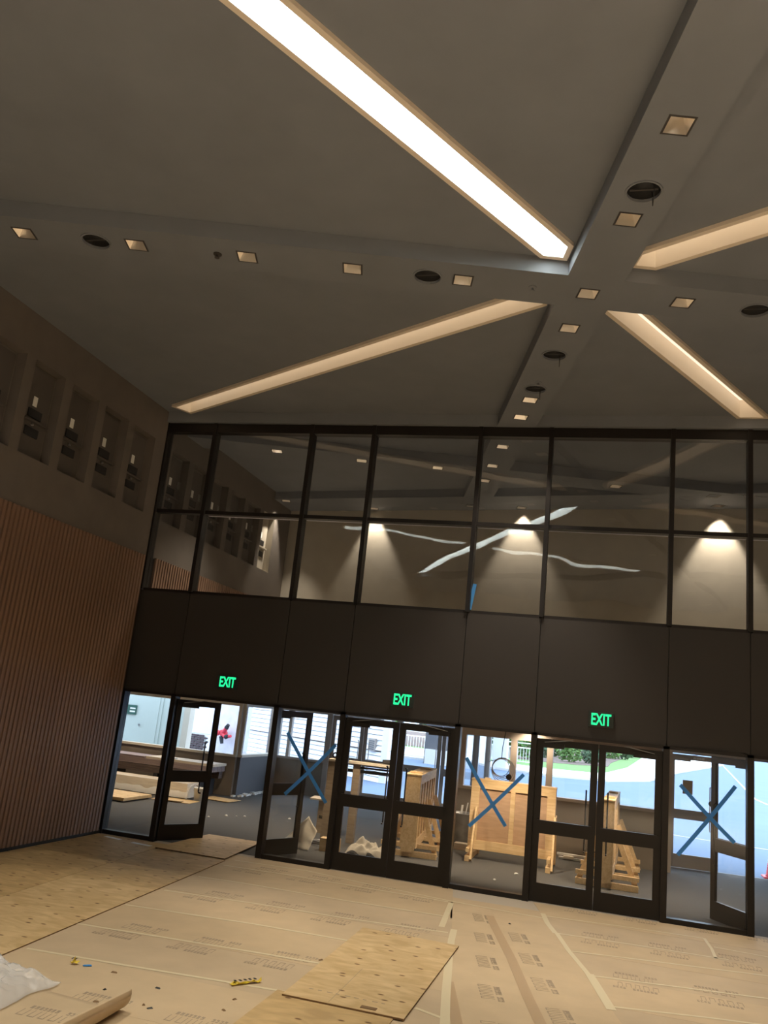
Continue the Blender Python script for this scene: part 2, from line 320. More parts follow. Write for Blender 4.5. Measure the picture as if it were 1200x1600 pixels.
for po, pi, lab, lit in tr_polys:
    c = [sum(p[k] for p in po)/len(po) for k in (0,1)]
    t = empty('light_trough', (c[0],c[1],ZC), label=lab, cat='light', group='diagonal light troughs')
    po = [(x-c[0],y-c[1]) for x,y in po]; pi = [(x-c[0],y-c[1]) for x,y in pi]
    zl = -.045; m = MB(); v, f = flat(po,[pi],zl); m.add(v,f); ringwall(m,po,zl,.001,False); m.build('trim','lip',t)
    m = MB(); dp = .15 if lit else .25; ringwall(m,pi,zl,dp,True); m.build('side','innerw' if lit else 'inner',t)
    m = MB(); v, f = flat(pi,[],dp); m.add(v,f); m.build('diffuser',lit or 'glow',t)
# beams, each with the holes of its fixtures cut out
S2 = .042                                     # half side of a downlight
DL1 = [(-1.797,3.508),(-1.274,3.508),(-.757,3.510),(-.264,3.516),(.252,3.515),(1.277,3.509)]
DL2 = [(.838,2.369),(.838,2.914),(.838,3.518),(.838,3.879),(.835,4.887),(.835,5.200),(.82,5.842),(.82,6.335),(.82,6.776),(.815,7.663)]
SPK1 = [(.087,3.514),(-1.464,3.511),(1.618,3.509)]; SPK2 = [(.841,2.730),(.836,4.209),(.832,4.706)]
RS = .064
def sq(p, h=S2): return [(p[0]-h,p[1]-h),(p[0]+h,p[1]-h),(p[0]+h,p[1]+h),(p[0]-h,p[1]+h)]
def circ(p, r=RS, n=20): return [(p[0]+r*math.cos(2*math.pi*i/n),p[1]+r*math.sin(2*math.pi*i/n)) for i in range(n)]
def beam(x0,x1,y0,y1,holes,clipf=None):
    poly = [(x0,y0),(x1,y0),(x1,y1),(x0,y1)]
    if clipf:
        for f_ in clipf: poly = clip(poly,f_)
    poly = [G(*p) for p in poly]; hs = [[G(*p) for p in h_] for h_ in holes]
    m = MB(); v, f = flat(poly,hs,ZB); m.add(v,f); ringwall(m,poly,ZB,ZC+.02,False)
    return m.build('beam','ceil',CE)
sn = lambda q: (q[0]*GX+q[1]*GY); nn = lambda q: (-q[0]*GY+q[1]*GX)
inL = lambda q: sn(q)-(XL/2.5); inR = lambda q: (XR/2.5)-sn(q); inB = lambda q: YB/2.5-nn(q); inN = lambda q: nn(q)-YN/2.5
beam(BX0,BX1,-6,9.5,[sq(p) for p in DL2+[(.838,1.2),(.838,.1),(.838,-1.2),(.838,-2.1)]]+[circ(p) for p in SPK2],[inB,inN])
beam(-6,BX0,BY0,BY1,[sq(p) for p in DL1 if p[0]<.7]+[circ(p) for p in SPK1 if p[0]<.7],[inL])
beam(BX1,6,BY0,BY1,[sq(p) for p in DL1+[(2.1,3.51),(3.0,3.51)] if p[0]>.7]+[circ(p) for p in SPK1 if p[0]>.7],[inR])
DL3 = [(-.924,6.555),(-.227,6.572),(.40,6.547),(1.865,6.542),(2.663,6.523)]
beam(-6,BX0,6.41,6.69,[sq(p) for p in DL3 if p[0]<.7],[inL,inB,inN]); beam(BX1,6,6.41,6.69,[sq(p) for p in DL3 if p[0]>.7],[inR,inB,inN])
DL4 = [(-1.005,8.268),(-.104,8.205),(1.278,7.555),(2.818,6.806)]
beam(-6,BX0,-.45,-.15,[sq((x,-.3)) for x in (-2.2,-1.2,-.2)],[inL,inN]); beam(BX1,6,-.45,-.15,[sq((x,-.3)) for x in (1.8,2.8)],[inR,inN])
# soffit bands along the glazing and along the rear wall (their own boxes)
MB().box(XL,XR,NF*2.5,YG+.10,ZB+.004,ZC+.02).build('soffit','ceil',CE)
MB().box(XL,XR,YG+.10,YG+.5,ZB+.006,ZC+.02).build('soffit','ceil',CE)
m = MB(); poly = [(XL,ybw(XL)-1.2),(XR,ybw(XR)-1.2),(XR,YB),(XL,YB)]; v, f = flat(poly,[[G(*q) for q in sq(p)] for p in DL4],ZB+.008); m.add(v,f); ringwall(m,poly,ZB+.008,ZC+.02,False); m.build('soffit','ceil',CE)
# downlights
def make_downlight(lab, p, power, z=ZB, spot=1.25, on=True, group='square downlights in the beams'):
    x, y = G(*p); t = empty('downlight', (x,y,z), TH-math.pi/2 if False else math.atan2(-GY,GX), label=lab, cat='light', group=group)
    h = S2*2.5; m = MB(); o = h+.012
    v, f = flat([(-o,-o),(o,-o),(o,o),(-o,o)],[[(-h+.006,-h+.006),(h-.006,-h+.006),(h-.006,h-.006),(-h+.006,h-.006)]],-.004); m.add(v,f)
    ringwall(m,[(-o,-o),(o,-o),(o,o),(-o,o)],-.004,.001,False); m.build('trim_ring','ring',t)
    k = .045; d = .15
    MB().add([(-h,-h,0),(h,-h,0),(h,h,0),(-h,h,0),(-k,-k,d),(k,-k,d),(k,k,d),(-k,k,d)],[(0,4,5,1),(1,5,6,2),(2,6,7,3),(3,7,4,0)]).build('reflector','refl',t)
    MB().add([(-k,-k,d),(k,-k,d),(k,k,d),(-k,k,d)],[(0,3,2,1)]).build('lamp_disc','lamp' if on else 'white',t)
    if power: lamp('lamp_light','SPOT',(0,0,d-.02),power,WARM,t,size=spot,blend=.55,rad=.05)
    return t
D1N = ['farthest from the crossing','second from the far end','third from the far end, past the small sprinkler','fourth from the far end','last before the crossing','beyond the crossing']
D1P = [0,DOWN_W*1.25,0,0,DOWN_W*.6,DOWN_W*.2]
for p, n_, w in zip(DL1,D1N,D1P): make_downlight('square downlight in the long level beam, '+n_, p, w, spot=1.0 if n_.startswith('second') else 1.25)
D2N = ['largest in view near the camera','next after the round speaker','at the very crossing of the beams','just past the crossing','first of the close pair at the glazing','last before the glazing',
       'first seen through the upper glass','second seen through the upper glass','third seen through the upper glass','farthest seen through the upper glass']
D2P = [DOWN_W*.6,0,DOWN_W*.30,0,DOWN_W*1.0,DOWN_W*.7,0,0,0,0]
for p, n_, w in zip(DL2,D2N,D2P): make_downlight('added square downlight in the steep beam, '+n_, p, w, spot=1.12 if n_.startswith('first of') else 1.25)
D3N = ['nearest the side wall','second from the side wall','just before the steep beam','just beyond the steep beam','farthest beyond the steep beam']
for p, n_ in zip(DL3,D3N): make_downlight('square downlight in the beam behind the upper glass, '+n_, p, 480 if n_.startswith('nearest') else 0, spot=1.5)
D4N = ['lighting the last niche','making the narrow light cone','making the middle light cone','making the wide light cone at the far side']
for p, n_ in zip(DL4,D4N): make_downlight('wall-washing downlight above the beige back wall, '+n_, p, GALLERY_W*(.9,.8,1,1.6)[D4N.index(n_)], ZB+.008, 1.10, group='downlights over the back wall')
for x,n_ in [(2.1,'first outside the view'),(3.0,'second outside the view')]: make_downlight('added square downlight in the level beam beyond the crossing, '+n_, (x,3.51), REAR_W*.12)  # unseen pair added to brighten the ceiling on this side
# unseen bay behind the camera: stronger downlights added to lift the ceiling brightness
for i,(p, n_) in enumerate([((.838,1.2),'first behind the camera'),((.838,.1),'second behind the camera')]): make_downlight('added square downlight in the steep beam, '+n_, p, REAR_W*(.35 if i==0 else 1))
for i,(x,n_) in enumerate([(-2.2,'nearest the side wall'),(-1.2,'middle'),(-.2,'nearest the steep beam')]):
    make_downlight('added square downlight in the beam behind the camera, '+n_, (x,-.3), REAR_W)
for x,n_ in [(1.8,'first beyond the steep beam'),(2.8,'second beyond the steep beam')]: make_downlight('added square downlight in the beam behind the camera, '+n_, (x,-.3), REAR_W)
for p,n_ in [((.838,-1.2),'third behind the camera'),((.838,-2.1),'fourth behind the camera')]: make_downlight('added square downlight in the steep beam, '+n_, p, REAR_W)
def speaker(p, lab, wire=False):
    x, y = G(*p); t = empty('ceiling_speaker',(x,y,ZB),0,label=lab,cat='speaker',group='round ceiling speakers'); r = RS*2.5
    m = MB(); o = circ((0,0),r+.012,28); v, f = flat(o,[circ((0,0),r-.006,28)],-.012); m.add(v,f); ringwall(m,o,-.012,.001,False); ringwall(m,circ((0,0),r-.006,28),-.012,.03,True); m.build('rim','ceil',t)
    MB().lathe([(r,.02),(r*.9,.05),(r*.5,.07),(.03,.06)],24).build('grille','grille',t,smooth=True)
    MB().box(-r*.8,r*.8,-.01,.01,.012,.022).build('crossbar','ring',t)
    if wire: MB().tube([(r*.5,-r*.7,.01),(r*.55,-r*.75,-.08),(r*.5,-r*.4,-.2),(r*.45,-r*.2,-.03)],.004,5).build('loose_wire','black',t)
for p, l, w in zip(SPK2+SPK1, ['round speaker nearest the camera in the steep beam','first of two round speakers past the crossing','second round speaker past the crossing, by small sprinkler','round speaker in the level beam just before the crossing','round speaker in the level beam near the side wall','round speaker in the level beam beyond the crossing'],[1,1,1,0,0,0]):
    speaker(p, l+', open dark grille', w)
for p, l in [((-.895,3.511),'dark sprinkler head in the level beam between two downlights'),((.578,3.513),'grey sprinkler cap in the level beam beside the crossing'),((.83,4.60),'tiny sprinkler in the steep beam near the second speaker')]:
    x, y = G(*p); t = empty('sprinkler',(x,y,ZB),label=l,cat='sprinkler'); MB().lathe([(.05,0),(.05,-.008),(.02,-.012)],14).build('escutcheon','ring' if 'dark' in l else 'ceil',t); MB().lathe([(.012,-.01),(.012,-.04),(.03,-.045),(.03,-.05)],10).build('deflector','ring' if 'dark' in l else 'ceil',t)

# ------------------------------------------------------------------ entrance wall: upper glazing, spandrel, storefront
PX = [-3.3*2.5,-2.9*2.5,-2.124*2.5,-1.652*2.5,-.884*2.5,-.404*2.5,.377*2.5,.842*2.5,1.62*2.5,2.08*2.5,2.85*2.5,XR]
Z0, Z1, Z2 = 4.27, 5.74, 7.29
t = empty('window_1', label='dark framed upper glazing across the whole entrance wall', cat='window', kind='structure')
for x in PX[:-1]+[XR]: MB().box(x-.035,x+.035,YG-.10,YG+.10,Z0-.03,ZB).build('mullion','alu',t)
for i in range(len(PX)-1):
    a, b = PX[i]+.035, PX[i+1]-.035
    MB().box(a,b,YG-.05,YG+.09,Z1-.035,Z1+.03).build('transom','alu',t)
    MB().box(a,b,YG-.08,YG+.09,Z2,ZB).build('head','alu',t)
    if i: MB().box(a,b,YG+.092,YG+.16,Z1-.035,Z1+.0).build('transom_cap','pcap',t)
    MB().box(a,b,YG-.05,YG+.09,Z0-.05,Z0).build('sill','alu',t)
    for z0, z1 in ((Z0,Z1-.035),(Z1+.03,Z2)): MB().box(a,b,YG+.01,YG+.022,z0,z1).build('pane','gl_up',t)
t = empty('wall_front', label='dark spandrel panels between the doors and the upper glazing', cat='wall', kind='structure')
for i in range(len(PX)-1): MB().box(PX[i]+.006,PX[i+1]-.006,YG-.06,YG+.11,2.44,Z0-.05).build('spandrel_panel','spandrel',t)
MB().box(XL,XR,YG-.03,YG+.12,2.43,Z0-.04).build('backing','black',t)
t = empty('trim_1', label='dark storefront frame of posts and head around the doors', cat='door frame', kind='structure')
for i, x in enumerate(PX): MB().box(x-.045,x+.045,YG-.09,YG+.09,0,2.44).build('post','alu',t)
MB().box(XL,XR,YG-.09,YG+.09,2.40,2.445).build('head_rail','alu',t)
SID = [(0,'sidelight pane beside the slat wall'),(2,'sidelight left of the middle closed doors, with blue cross'),(4,'sidelight in front of the big crate, with blue cross'),(6,'last sidelight before the open door, with blue cross'),(8,'sidelight outside the view')]
for k, (i, l) in enumerate(SID):
    a, b = PX[i]+.045, PX[i+1]-.045
    t = empty('window_%d'%(k+2), label='clear fixed '+l, cat='window', kind='structure')
    MB().box(a,b,YG-.06,YG+.06,0,.07).build('sill','alu',t); MB().box(a,b,YG-.004,YG+.006,.07,2.40).build('pane','gl',t)
def leaf(name, lab, hinge, w, ang, side, fm='alu', closer=True, zt=2.36, y=YG, g='gl', push=True):
    # hinge position, leaf width, opening angle (into the vestibule), side +1: leaf runs to +x from hinge
    t = empty(name,(hinge,y,0),ang*side,label=lab,cat='door',kind='structure'); s = side; st = .105; th = .022
    def bx(n,x0,x1,z0,z1,m=fm,y0=-th,y1=th): MB().box(min(s*x0,s*x1),max(s*x0,s*x1),y0,y1,z0,z1).build(n,m,t)
    bx('stile',0,st,.01,zt); bx('stile',w-st,w,.01,zt); bx('top_rail',st,w-st,zt-.10,zt); bx('mid_rail',st,w-st,.97,1.16); bx('bottom_rail',st,w-st,.01,.27)
    bx('pane',st,w-st,1.16,zt-.10,g,-.004,.004); bx('pane',st,w-st,.27,.97,g,-.004,.004)
    if push: bx('push_bar',st*.6,w-st*.6,1.125,1.165,fm,-.075,-.045)
    h = MB(); xh = s*(w-st-.05); h.tube([(xh,.02,1.66),(xh,.075,1.66),(xh,.085,1.64),(xh,.085,.80),(xh,.075,.78),(xh,.02,.78)],.013,8); h.build('pull_handle',fm,t)
    if closer:
        bx('closer',.08,.42,zt-.13,zt-.06,fm,-.075,-.024); m = MB(); m.bar((s*.12,-.05,zt-.05),(s*.55,-.10,zt+.015),.025,.01); m.build('closer_arm','grey',t)
    return t
lw = lambda i: (PX[i+1]-PX[i]-.09)/2-.004
leaf('door_1','dark glazed door leaf standing open beside the slat wall', PX[1]+.045, lw(1), R(60), 1, push=False)
leaf('door_2','dark glazed door leaf swung back behind the crossed sidelight', PX[2]-.045, lw(1), R(114), -1)
leaf('door_3','closed dark door leaf with the tarp heap behind it', PX[3]+.045, lw(3), 0, 1)
leaf('door_4','closed dark door leaf with the end of a crate behind it', PX[4]-.045, lw(3), 0, -1)
leaf('door_5','closed dark door leaf showing lawn and shrubs outside', PX[5]+.045, lw(5), 0, 1)
leaf('door_6','closed dark door leaf with the narrow crate behind it', PX[6]-.045, lw(5), 0, -1)
leaf('door_7','dark glazed door leaf swung back behind the last sidelight', PX[7]+.045, lw(7), R(120), 1)
# EXIT signs
def text_mesh(body, size, name, m, parent, loc, rot, ext=.004, bold=0):
    cu = bpy.data.curves.new(name,'FONT'); cu.body = body; cu.size = size; cu.extrude = ext; cu.offset = bold; cu.align_x = 'CENTER'; cu.align_y = 'CENTER'; cu.resolution_u = 2
    o = bpy.data.objects.new(name, cu); C.objects.link(o); dg = bpy.context.evaluated_depsgraph_get()
    me = bpy.data.meshes.new_from_object(o.evaluated_get(dg)); bpy.data.objects.remove(o); me.materials.clear(); me.materials.append(MT[m])
    r = bpy.data.objects.new(name, me); C.objects.link(r); r.parent = parent; r.location = loc; r.rotation_euler = rot; return r
for x, l in ((-6.27,'above the open door by the slat wall'),(-3.155,'above the middle closed doors'),(-.02,'above the closed doors nearest the far side')):
    t = empty('exit_sign',(x,YG-.06,2.725),label='green glowing EXIT sign '+l,cat='sign',group='exit signs')
    MB().box(-.19,.19,-.035,0,-.115,.115).build('housing','exitbody',t,bevel=.006)
    o = text_mesh('EXIT',.235,'letters','green',t,(0,-.038,-.003),(R(90),0,0),.003,.006); o.scale = (.62,1.02,1)
# blue tape on the panes
def tape_on(lab, p, q, w=.055, y=YG-.012, g='blue tape strips on the panes'):
    m = MB(); P_, Q = Vector((p[0],0,p[1])), Vector((q[0],0,q[1])); d = (Q-P_).normalized(); u = Vector((-d.z,0,d.x))*w/2
    n = 6; pts_ = [P_+(Q-P_)*i/n+Vector((0,0,-.015*math.sin(math.pi*i/n))) for i in range(n+1)]
    vs = [v_+s*u+Vector((0,k,0)) for v_ in pts_ for s, k in ((-1,0),(1,0),(1,.006),(-1,.006))]
    fs = []
    for i in range(n):
        a = 4*i; b = a+4; fs += [(a,b,b+1,a+1),(a+1,b+1,b+2,a+2),(a+2,b+2,b+3,a+3),(a+3,b+3,b,a)]
    fs += [(0,1,2,3),(4*n+3,4*n+2,4*n+1,4*n)]
    c = sum(pts_,Vector())/len(pts_); m.add([v_-c for v_ in vs],fs); o = m.build('blue_tape','blue'); o.location = (c.x,y,c.z); tag(o,lab,'tape',g)
XS = [((-5.09,2.01),(-4.28,.98),(-4.22,1.90),(-5.00,1.03),'pane by the white sheet and brown box'),((-2.05,1.94),(-1.37,1.0),(-1.14,1.79),(-1.93,.93),'pane in front of the big crate'),((1.15,1.91),(1.90,1.20),(1.91,1.98),(1.13,.93),'last pane before the open door')]
for a, b, c, d, l in XS:
    tape_on('blue tape strip falling across the '+l, a, b); tape_on('blue tape strip rising across the '+l, d, c, y=YG-.019)
tape_on('short blue tape hanging by the mullion of the upper glazing', (-2.13,4.72),(-2.19,4.29),.06,YG-.004)

# ------------------------------------------------------------------ hall floor: paper, tape, plywood
def slab(name, m, poly, z0, z1, lab, cat, group=None, parent=None):
    c = [sum(p[k] for p in poly)/len(poly) for k in (0,1)]
    o = MB().prism([(x-c[0],y-c[1]) for x,y in poly],0,z1-z0).build(name,m,parent); o.location = (c[0],c[1],z0)
    return tag(o,lab,cat,group) if lab else o
# printed mark: a faint block logo over a bold line of two words, too small to read in the photograph
def mark_mesh():
    m = MB(); r = random.Random(3); x = -.27
    for wd in (4,7):
        for _ in range(wd):
            w_ = r.uniform(.026,.034); m.box(x,x+w_*.75,-.105,-.045,0,.0006) if r.random() < .35 else (m.box(x,x+w_*.3,-.105,-.045,0,.0006), m.box(x+w_*.35,x+w_*.8,-.105,-.092+r.random()*.03,0,.0006), m.box(x+w_*.3,x+w_*.8,-.058,-.045,0,.0006)); x += w_+.006
        x += .06
    x = -.22
    for _ in range(5):
        w_ = r.uniform(.06,.085)
        for k in range(2): m.box(x+k*w_*.62,x+k*w_*.62+.006,-.02,.11,0,.0006)
        m.box(x,x+w_*.7,.10,.11,0,.0006); x += w_+.012
    o = m.build('printed_mark','ink'); d = o.data; bpy.data.objects.remove(o); return d
MK = mark_mesh()
def mark(parent, x, y, z, rz):
    o = bpy.data.objects.new('printed_mark', MK); C.objects.link(o); o.parent = parent
    o.location = (x-parent.location.x, y-parent.location.y, z-parent.location.z); o.rotation_euler = (0,0,rz)
nb = [5.55,6.58,7.60,8.64,9.69,10.66,11.65,12.64,13.56]
on_ = ['nearest the camera','under the curled paper','crossed by the yellow caution tape','fourth from the doors with prints along its far edge','','','','']
row_words = ['partly under the clear film','in front of the curled paper','with the dark chips and caution tape','fifth row from the doors','fourth row from the doors','third row from the doors','second row from the doors','in the row touching the door frames']
def vx(n): return -1.95+(12.56-n)*.163                # left block ends on the crooked tape
rndm = random.Random(5)
for i in range(8):
    a, b = nb[i], nb[i+1]; sl = .045
    poly = [(XL,a-.02),(vx(a)+.02,a+.06*.5),(vx(b)+.02,b+.06*.5),(XL,b-.02)]
    o = slab('floor_paper',['paper','paper2','paper3'][i%3],poly,0,.003+.0006*(i%2),'brown floor paper strip beside the plywood walkway, '+row_words[i],'floor paper','strips of floor paper')
    off = rndm.uniform(0,.3)
    for k in range(4):
        x = -4.95+k*.85+off
        if x > vx(a)-.35: continue
        if i%2 == 0 : mark(o,x,b-.16,.0042,math.pi*0+.01)
        else: mark(o,x,a+.20,.0042,math.pi+.01)
ang = R(13.2); dx, dy = math.sin(ang), -math.cos(ang)
def dg_(x0, y): return x0+(12.87-y)*.2345
for j, (xa, xb, lab) in enumerate([(-1.98,-1.42,'narrow floor paper strip along the crooked masking tape'),(-1.46,-.70,'floor paper strip between the brown tape and the diagonal masking tape')]):
    fa = (lambda y: vx(y)) if j == 0 else (lambda y: dg_(-1.46,y))
    fb = (lambda y: dg_(-1.44,y)) if j == 0 else (lambda y: dg_(-.70,y))
    o = slab('floor_paper','paper2',[(fa(5.55),5.55),(fb(5.55),5.55),(fb(13.0),13.0),(fa(13.0),13.0)],.0002*j,.003+.0004*j,lab,'floor paper','strips of floor paper')
    for k in range(5):
        y = 11.27-.89*k if j else 11.99-1.02*k
        mark(o,(dg_(-1.26,y) if j else fa(y)+.42),y,.0042,R(90)+ang*1)
rbn = [(5.55,'nearest the camera'),(7.20,'third from the camera'),(8.20,'ending at the lower tip of the diagonal tape'),(9.16,'second above the tape tip'),(10.12,'third above the tape tip'),(11.02,'fourth above the tape tip'),(11.82,'below the small tape corner'),(12.72,'touching the far door frames')]
for i in range(8):
    a = rbn[i][0]; b = rbn[i+1][0] if i < 7 else 13.56; s_ = .2
    poly = [(dg_(-.72,a),a),(XR,a+s_*.9),(XR,min(13.56,b+s_*.9)),(dg_(-.72,b),b)]
    o = slab('floor_paper',['paper3','paper','paper3','paper2'][i%4],poly,0,.003+.0006*(i%2),'floor paper strip beyond the diagonal tape, '+rbn[i][1],'floor paper','strips of floor paper')
    off = rndm.uniform(0,.4)
    for k in range(4):
        x = dg_(-.7,(a+b)/2)+.38+k*.82+off
        mark(o,x,(b-.15 if i%2 else a+.24)+.02*k,.0042,.02 if i%2 else math.pi+.02)
def ftape(lab, pts, w=.045, z=.0048, m='tape', g='masking tape strips on the floor paper'):
    c = Vector((sum(p[0] for p in pts)/len(pts),sum(p[1] for p in pts)/len(pts),z))
    o = MB().strip([(p[0]-c.x,p[1]-c.y) for p in pts],w,0,.0006).build('masking_tape',m); o.location = c; return tag(o,lab,'tape',g)
TP = [('masking tape seam nearest the camera, passing the caution tape scrap',[(-5.15,7.57),(-4.12,7.66),(-3.15,7.76),(-2.5,7.82)]),('second masking tape seam from the camera beside the walkway',[(-5.28,8.57),(-4.28,8.67),(-3.31,8.75),(-2.5,8.80)]),
 ('third masking tape seam from the camera beside the walkway',[(-5.33,9.59),(-3.75,9.76),(-2.5,9.78)]),('masking tape seam reaching the far corner of the loose plywood',[(-5.34,10.55),(-4.13,10.68),(-2.9,10.74),(-1.7,10.9)]),
 ('fifth masking tape seam from the camera',[(-5.39,11.62),(-4.73,11.67),(-3.23,11.66),(-1.9,11.72)]),('masking tape seam in front of the middle doors',[(-5.47,12.62),(-4.45,12.68),(-2.0,12.63)]),
 ('masking tape seam closest to the middle door sills',[(-5.51,13.12),(-4.34,13.20),(-3.41,12.98),(-1.96,12.70),(-.68,12.58)]),
 ('masking tape end past the near edge of the loose plywood',[(-1.50,8.06),(-1.19,7.92)])]
for l, p in TP: ftape(l, p)
ftape('wide crooked masking tape beside the loose plywood, upper piece',[(-1.95,12.58),(-1.88,11.81),(-1.82,11.12)],.075,.0054)
ftape('wide crooked masking tape beside the loose plywood, middle piece',[(-1.66,11.10),(-1.60,10.55),(-1.54,10.14)],.08,.0056)
ftape('wide crooked masking tape running from under the loose plywood toward the camera',[(-1.52,9.95),(-1.42,9.29),(-1.30,8.5),(-1.15,7.6)],.085,.0054)
ftape('diagonal masking tape, thin far piece near the door sill',[(-.70,12.88),(-.60,12.30),(-.47,11.80)],.07,.0054)
ftape('diagonal masking tape, middle piece',[(-.46,11.84),(-.28,11.04),(-.03,10.12)],.06,.0056)
ftape('diagonal masking tape, wide near piece',[(-.03,10.18),(.19,9.06)],.095,.0058)
for l, p in [('masking tape seam beyond the diagonal tape closest to the doors',[(-.67,12.74),(.6,12.90),(1.43,12.96)]),('short masking tape turning the corner near the last sidelight',[(1.43,12.97),(1.46,12.4),(1.45,11.90)]),
 ('masking tape seam running off the far side by the last sidelight',[(1.50,12.52),(2.13,12.46),(3.2,12.52)]),('second masking tape seam beyond the diagonal tape',[(-.45,11.82),(.56,11.90),(1.6,11.94)]),
 ('third masking tape seam beyond the diagonal tape',[(-.24,11.03),(.53,11.19),(1.96,11.46),(3.4,11.7)]),('fourth masking tape seam beyond the diagonal tape',[(.02,10.13),(.89,10.29),(1.79,10.46),(3.2,10.7)]),
 ('masking tape seam starting at the near tip of the diagonal tape',[(.20,9.17),(1.04,9.38),(1.63,9.5),(3,9.75)])]: ftape(l, p, .04)
ftape('faint brown tape line between the crooked and the diagonal masking tape',[(-1.36,12.2),(-1.23,11.66),(-.86,10.2),(-.58,8.95),(-.30,7.8)],.11,.0046,'stain')
ftape('faint brown tape beside the wide crooked masking tape',[(-1.36,9.0),(-1.05,7.7)],.10,.0046,'stain')
# plywood
def ply(lab, poly, z0, m, th=.016, g='plywood sheets on the hall floor', tilt=0):
    c = [sum(p[k] for p in poly)/len(poly) for k in (0,1)]; q = [(x-c[0],y-c[1]) for x,y in poly]
    t = empty('plywood_sheet',(c[0],c[1],z0),label=lab,cat='plywood',group=g)
    MB().prism(q,th-.002,th).build('face',m,t)
    MB().prism([(x*.9995,y*.9995) for x,y in q],0,th-.002).build('edge','plye',t); return t
pt = ply('loose plywood sheet lying across the tape in the middle of the floor',[(-2.62,10.35),(-1.47,10.29),(-1.51,7.66),(-2.61,7.67)],.013,'ply')
m = MB(); 
for k in range(9): m.box(-.40+k*.085,-.40+k*.085+random.uniform(.03,.07),-1.06-.002*k,-1.045-.002*k,.0161,.0166)
m.build('printed_text','ink',pt); MB().box(-.14,-.136,-1.30,-.2,.0161,.0164).build('pencil_line','ink',pt)
p2 = ply('second loose plywood sheet partly under the first, nearest the camera',[(-2.70,7.80),(-1.60,7.74),(-1.62,5.1),(-2.72,5.15)],.004,'plyg',.009)
tag(MB().box(-.07,.07,-.03,.03,0,.005).build('wood_scrap','plye'),'small brown wood scrap on the near edge of the loose plywood','wood scrap').location = (-1.84,7.74,.0295)
EDG = [(-5.055,5.5),(-5.633,13.5)]
def ex(y):
    for (x0,y0),(x1,y1) in zip(EDG,EDG[1:]):
        if y0 <= y <= y1: return x0+(x1-x0)*(y-y0)/(y1-y0)
    return EDG[-1][0] if y > EDG[-1][1] else EDG[0][0]
bands = [(5.6,8.02,'nearest the camera'),(8.02,10.45,'in the middle of the walkway'),(10.45,12.95,'at the far end by the open door')]
for a, b, l in bands:
    ply('plywood walkway sheet on the open edge, '+l,[(ex(a)-1.24,a),(ex(a),a),(ex(b),b),(ex(b)-1.24,b)],.004,'ply' if a < 10 else 'plyg',.013,'plywood walkway sheets')
for a, b, l in [(5.6,7.2,'nearest the camera'),(7.2,9.65,'second from the camera'),(9.65,12.1,'before the side corner'),(12.1,13.42,'short piece in the corner by the sidelight')]:
    ply('plywood walkway sheet against the slat wall, '+l,[(XL+.06,a),(ex(a)-1.246,a),(ex(b)-1.246,b),(XL+.06,b)],.004,'plyg',.013,'plywood walkway sheets')
ply('bright plywood sheet bridging the open doorway sill',[(-6.86,13.02),(-5.62,12.98),(-5.80,14.92),(-6.83,14.92)],.018,'ply',.013,'plywood walkway sheets')
for i, (a, b) in enumerate([((-7.95,13.30),(-7.62,13.22)),((-7.35,13.14),(-6.98,13.09))]):
    o = MB().strip([(0,0),(b[0]-a[0],b[1]-a[1])],.09,0,.003).build('white_strip','white'); o.location = (*a,.0175)
    tag(o,['white paper strip below the sidelight near the slat wall','white paper strip beside the plywood doorway ramp'][i],'paper strip')
# litter
def crumple(name, m, loc, sx, sy, sz, lab, cat, group=None, n=10, seed=0, thick=.002):
    r = random.Random(seed); b = MB(); g = [[(sx*(i/(n-1)-.5)+r.gauss(0,sx*.02), sy*(j/3-.5)+r.gauss(0,sy*.05), .003+abs(r.gauss(0,sz*.6))) for j in range(4)] for i in range(n)]
    vs = [p for row in g for p in row]; k = len(vs); vs += [(x,y,z+thick) for x,y,z in vs]
    fs = []
    for i in range(n-1):
        for j in range(3):
            a = i*4+j; fs += [(a,a+1,a+5,a+4),(a+k,a+4+k,a+5+k,a+1+k)]
    for i in range(n-1): fs += [(i*4,i*4+4,i*4+4+k,i*4+k),(i*4+3,i*4+3+k,i*4+7+k,i*4+7)]
    fs += [(0,k,k+1,1),(1,k+1,k+2,2),(2,k+2,k+3,3)]; e = (n-1)*4; fs += [(e,e+1,e+1+k,e+k),(e+1,e+2,e+2+k,e+1+k),(e+2,e+3,e+3+k,e+2+k)]
    o = b.add(vs,fs).build(name,m); o.location = loc; return tag(o,lab,cat,group)
o = crumple('caution_tape','yellow',(-3.01,7.80,.006),.30,.045,.02,'twisted yellow and black caution tape scrap on the tape seam','caution tape',seed=4); o.rotation_euler = (0,0,.9)
m = MB(); [m.box(-.12+.05*k,-.10+.05*k,-.018,.018,.034,.037) for k in range(5)]; m.build('black_lettering','black',o)
o = crumple('caution_tape','yellow',(-4.53,7.42,.006),.075,.05,.03,'small crumpled yellow caution tape bit near the clear film','caution tape',n=5,seed=8)
m = MB(); [m.box(-.03+.03*k,-.02+.03*k,-.016,.016,.045,.048) for k in range(2)]; m.build('black_lettering','black',o)
o = crumple('tape_scrap','blue',(-4.41,7.44,.006),.075,.03,.004,'tiny blue tape scrap beside the small caution tape bit','tape scrap',n=4,seed=9); o.rotation_euler = (0,0,.5)
chips = [(-3.60,7.27,.05),(-2.93,7.38,.04),(-2.90,7.10,.04),(-3.42,6.82,.05),(-3.50,6.86,.03),(-4.12,7.42,.06),(-3.95,7.0,.03),(-3.16,6.55,.05),(-2.66,8.90,.05),(-1.06,11.9,.04),(-3.85,6.72,.05)]
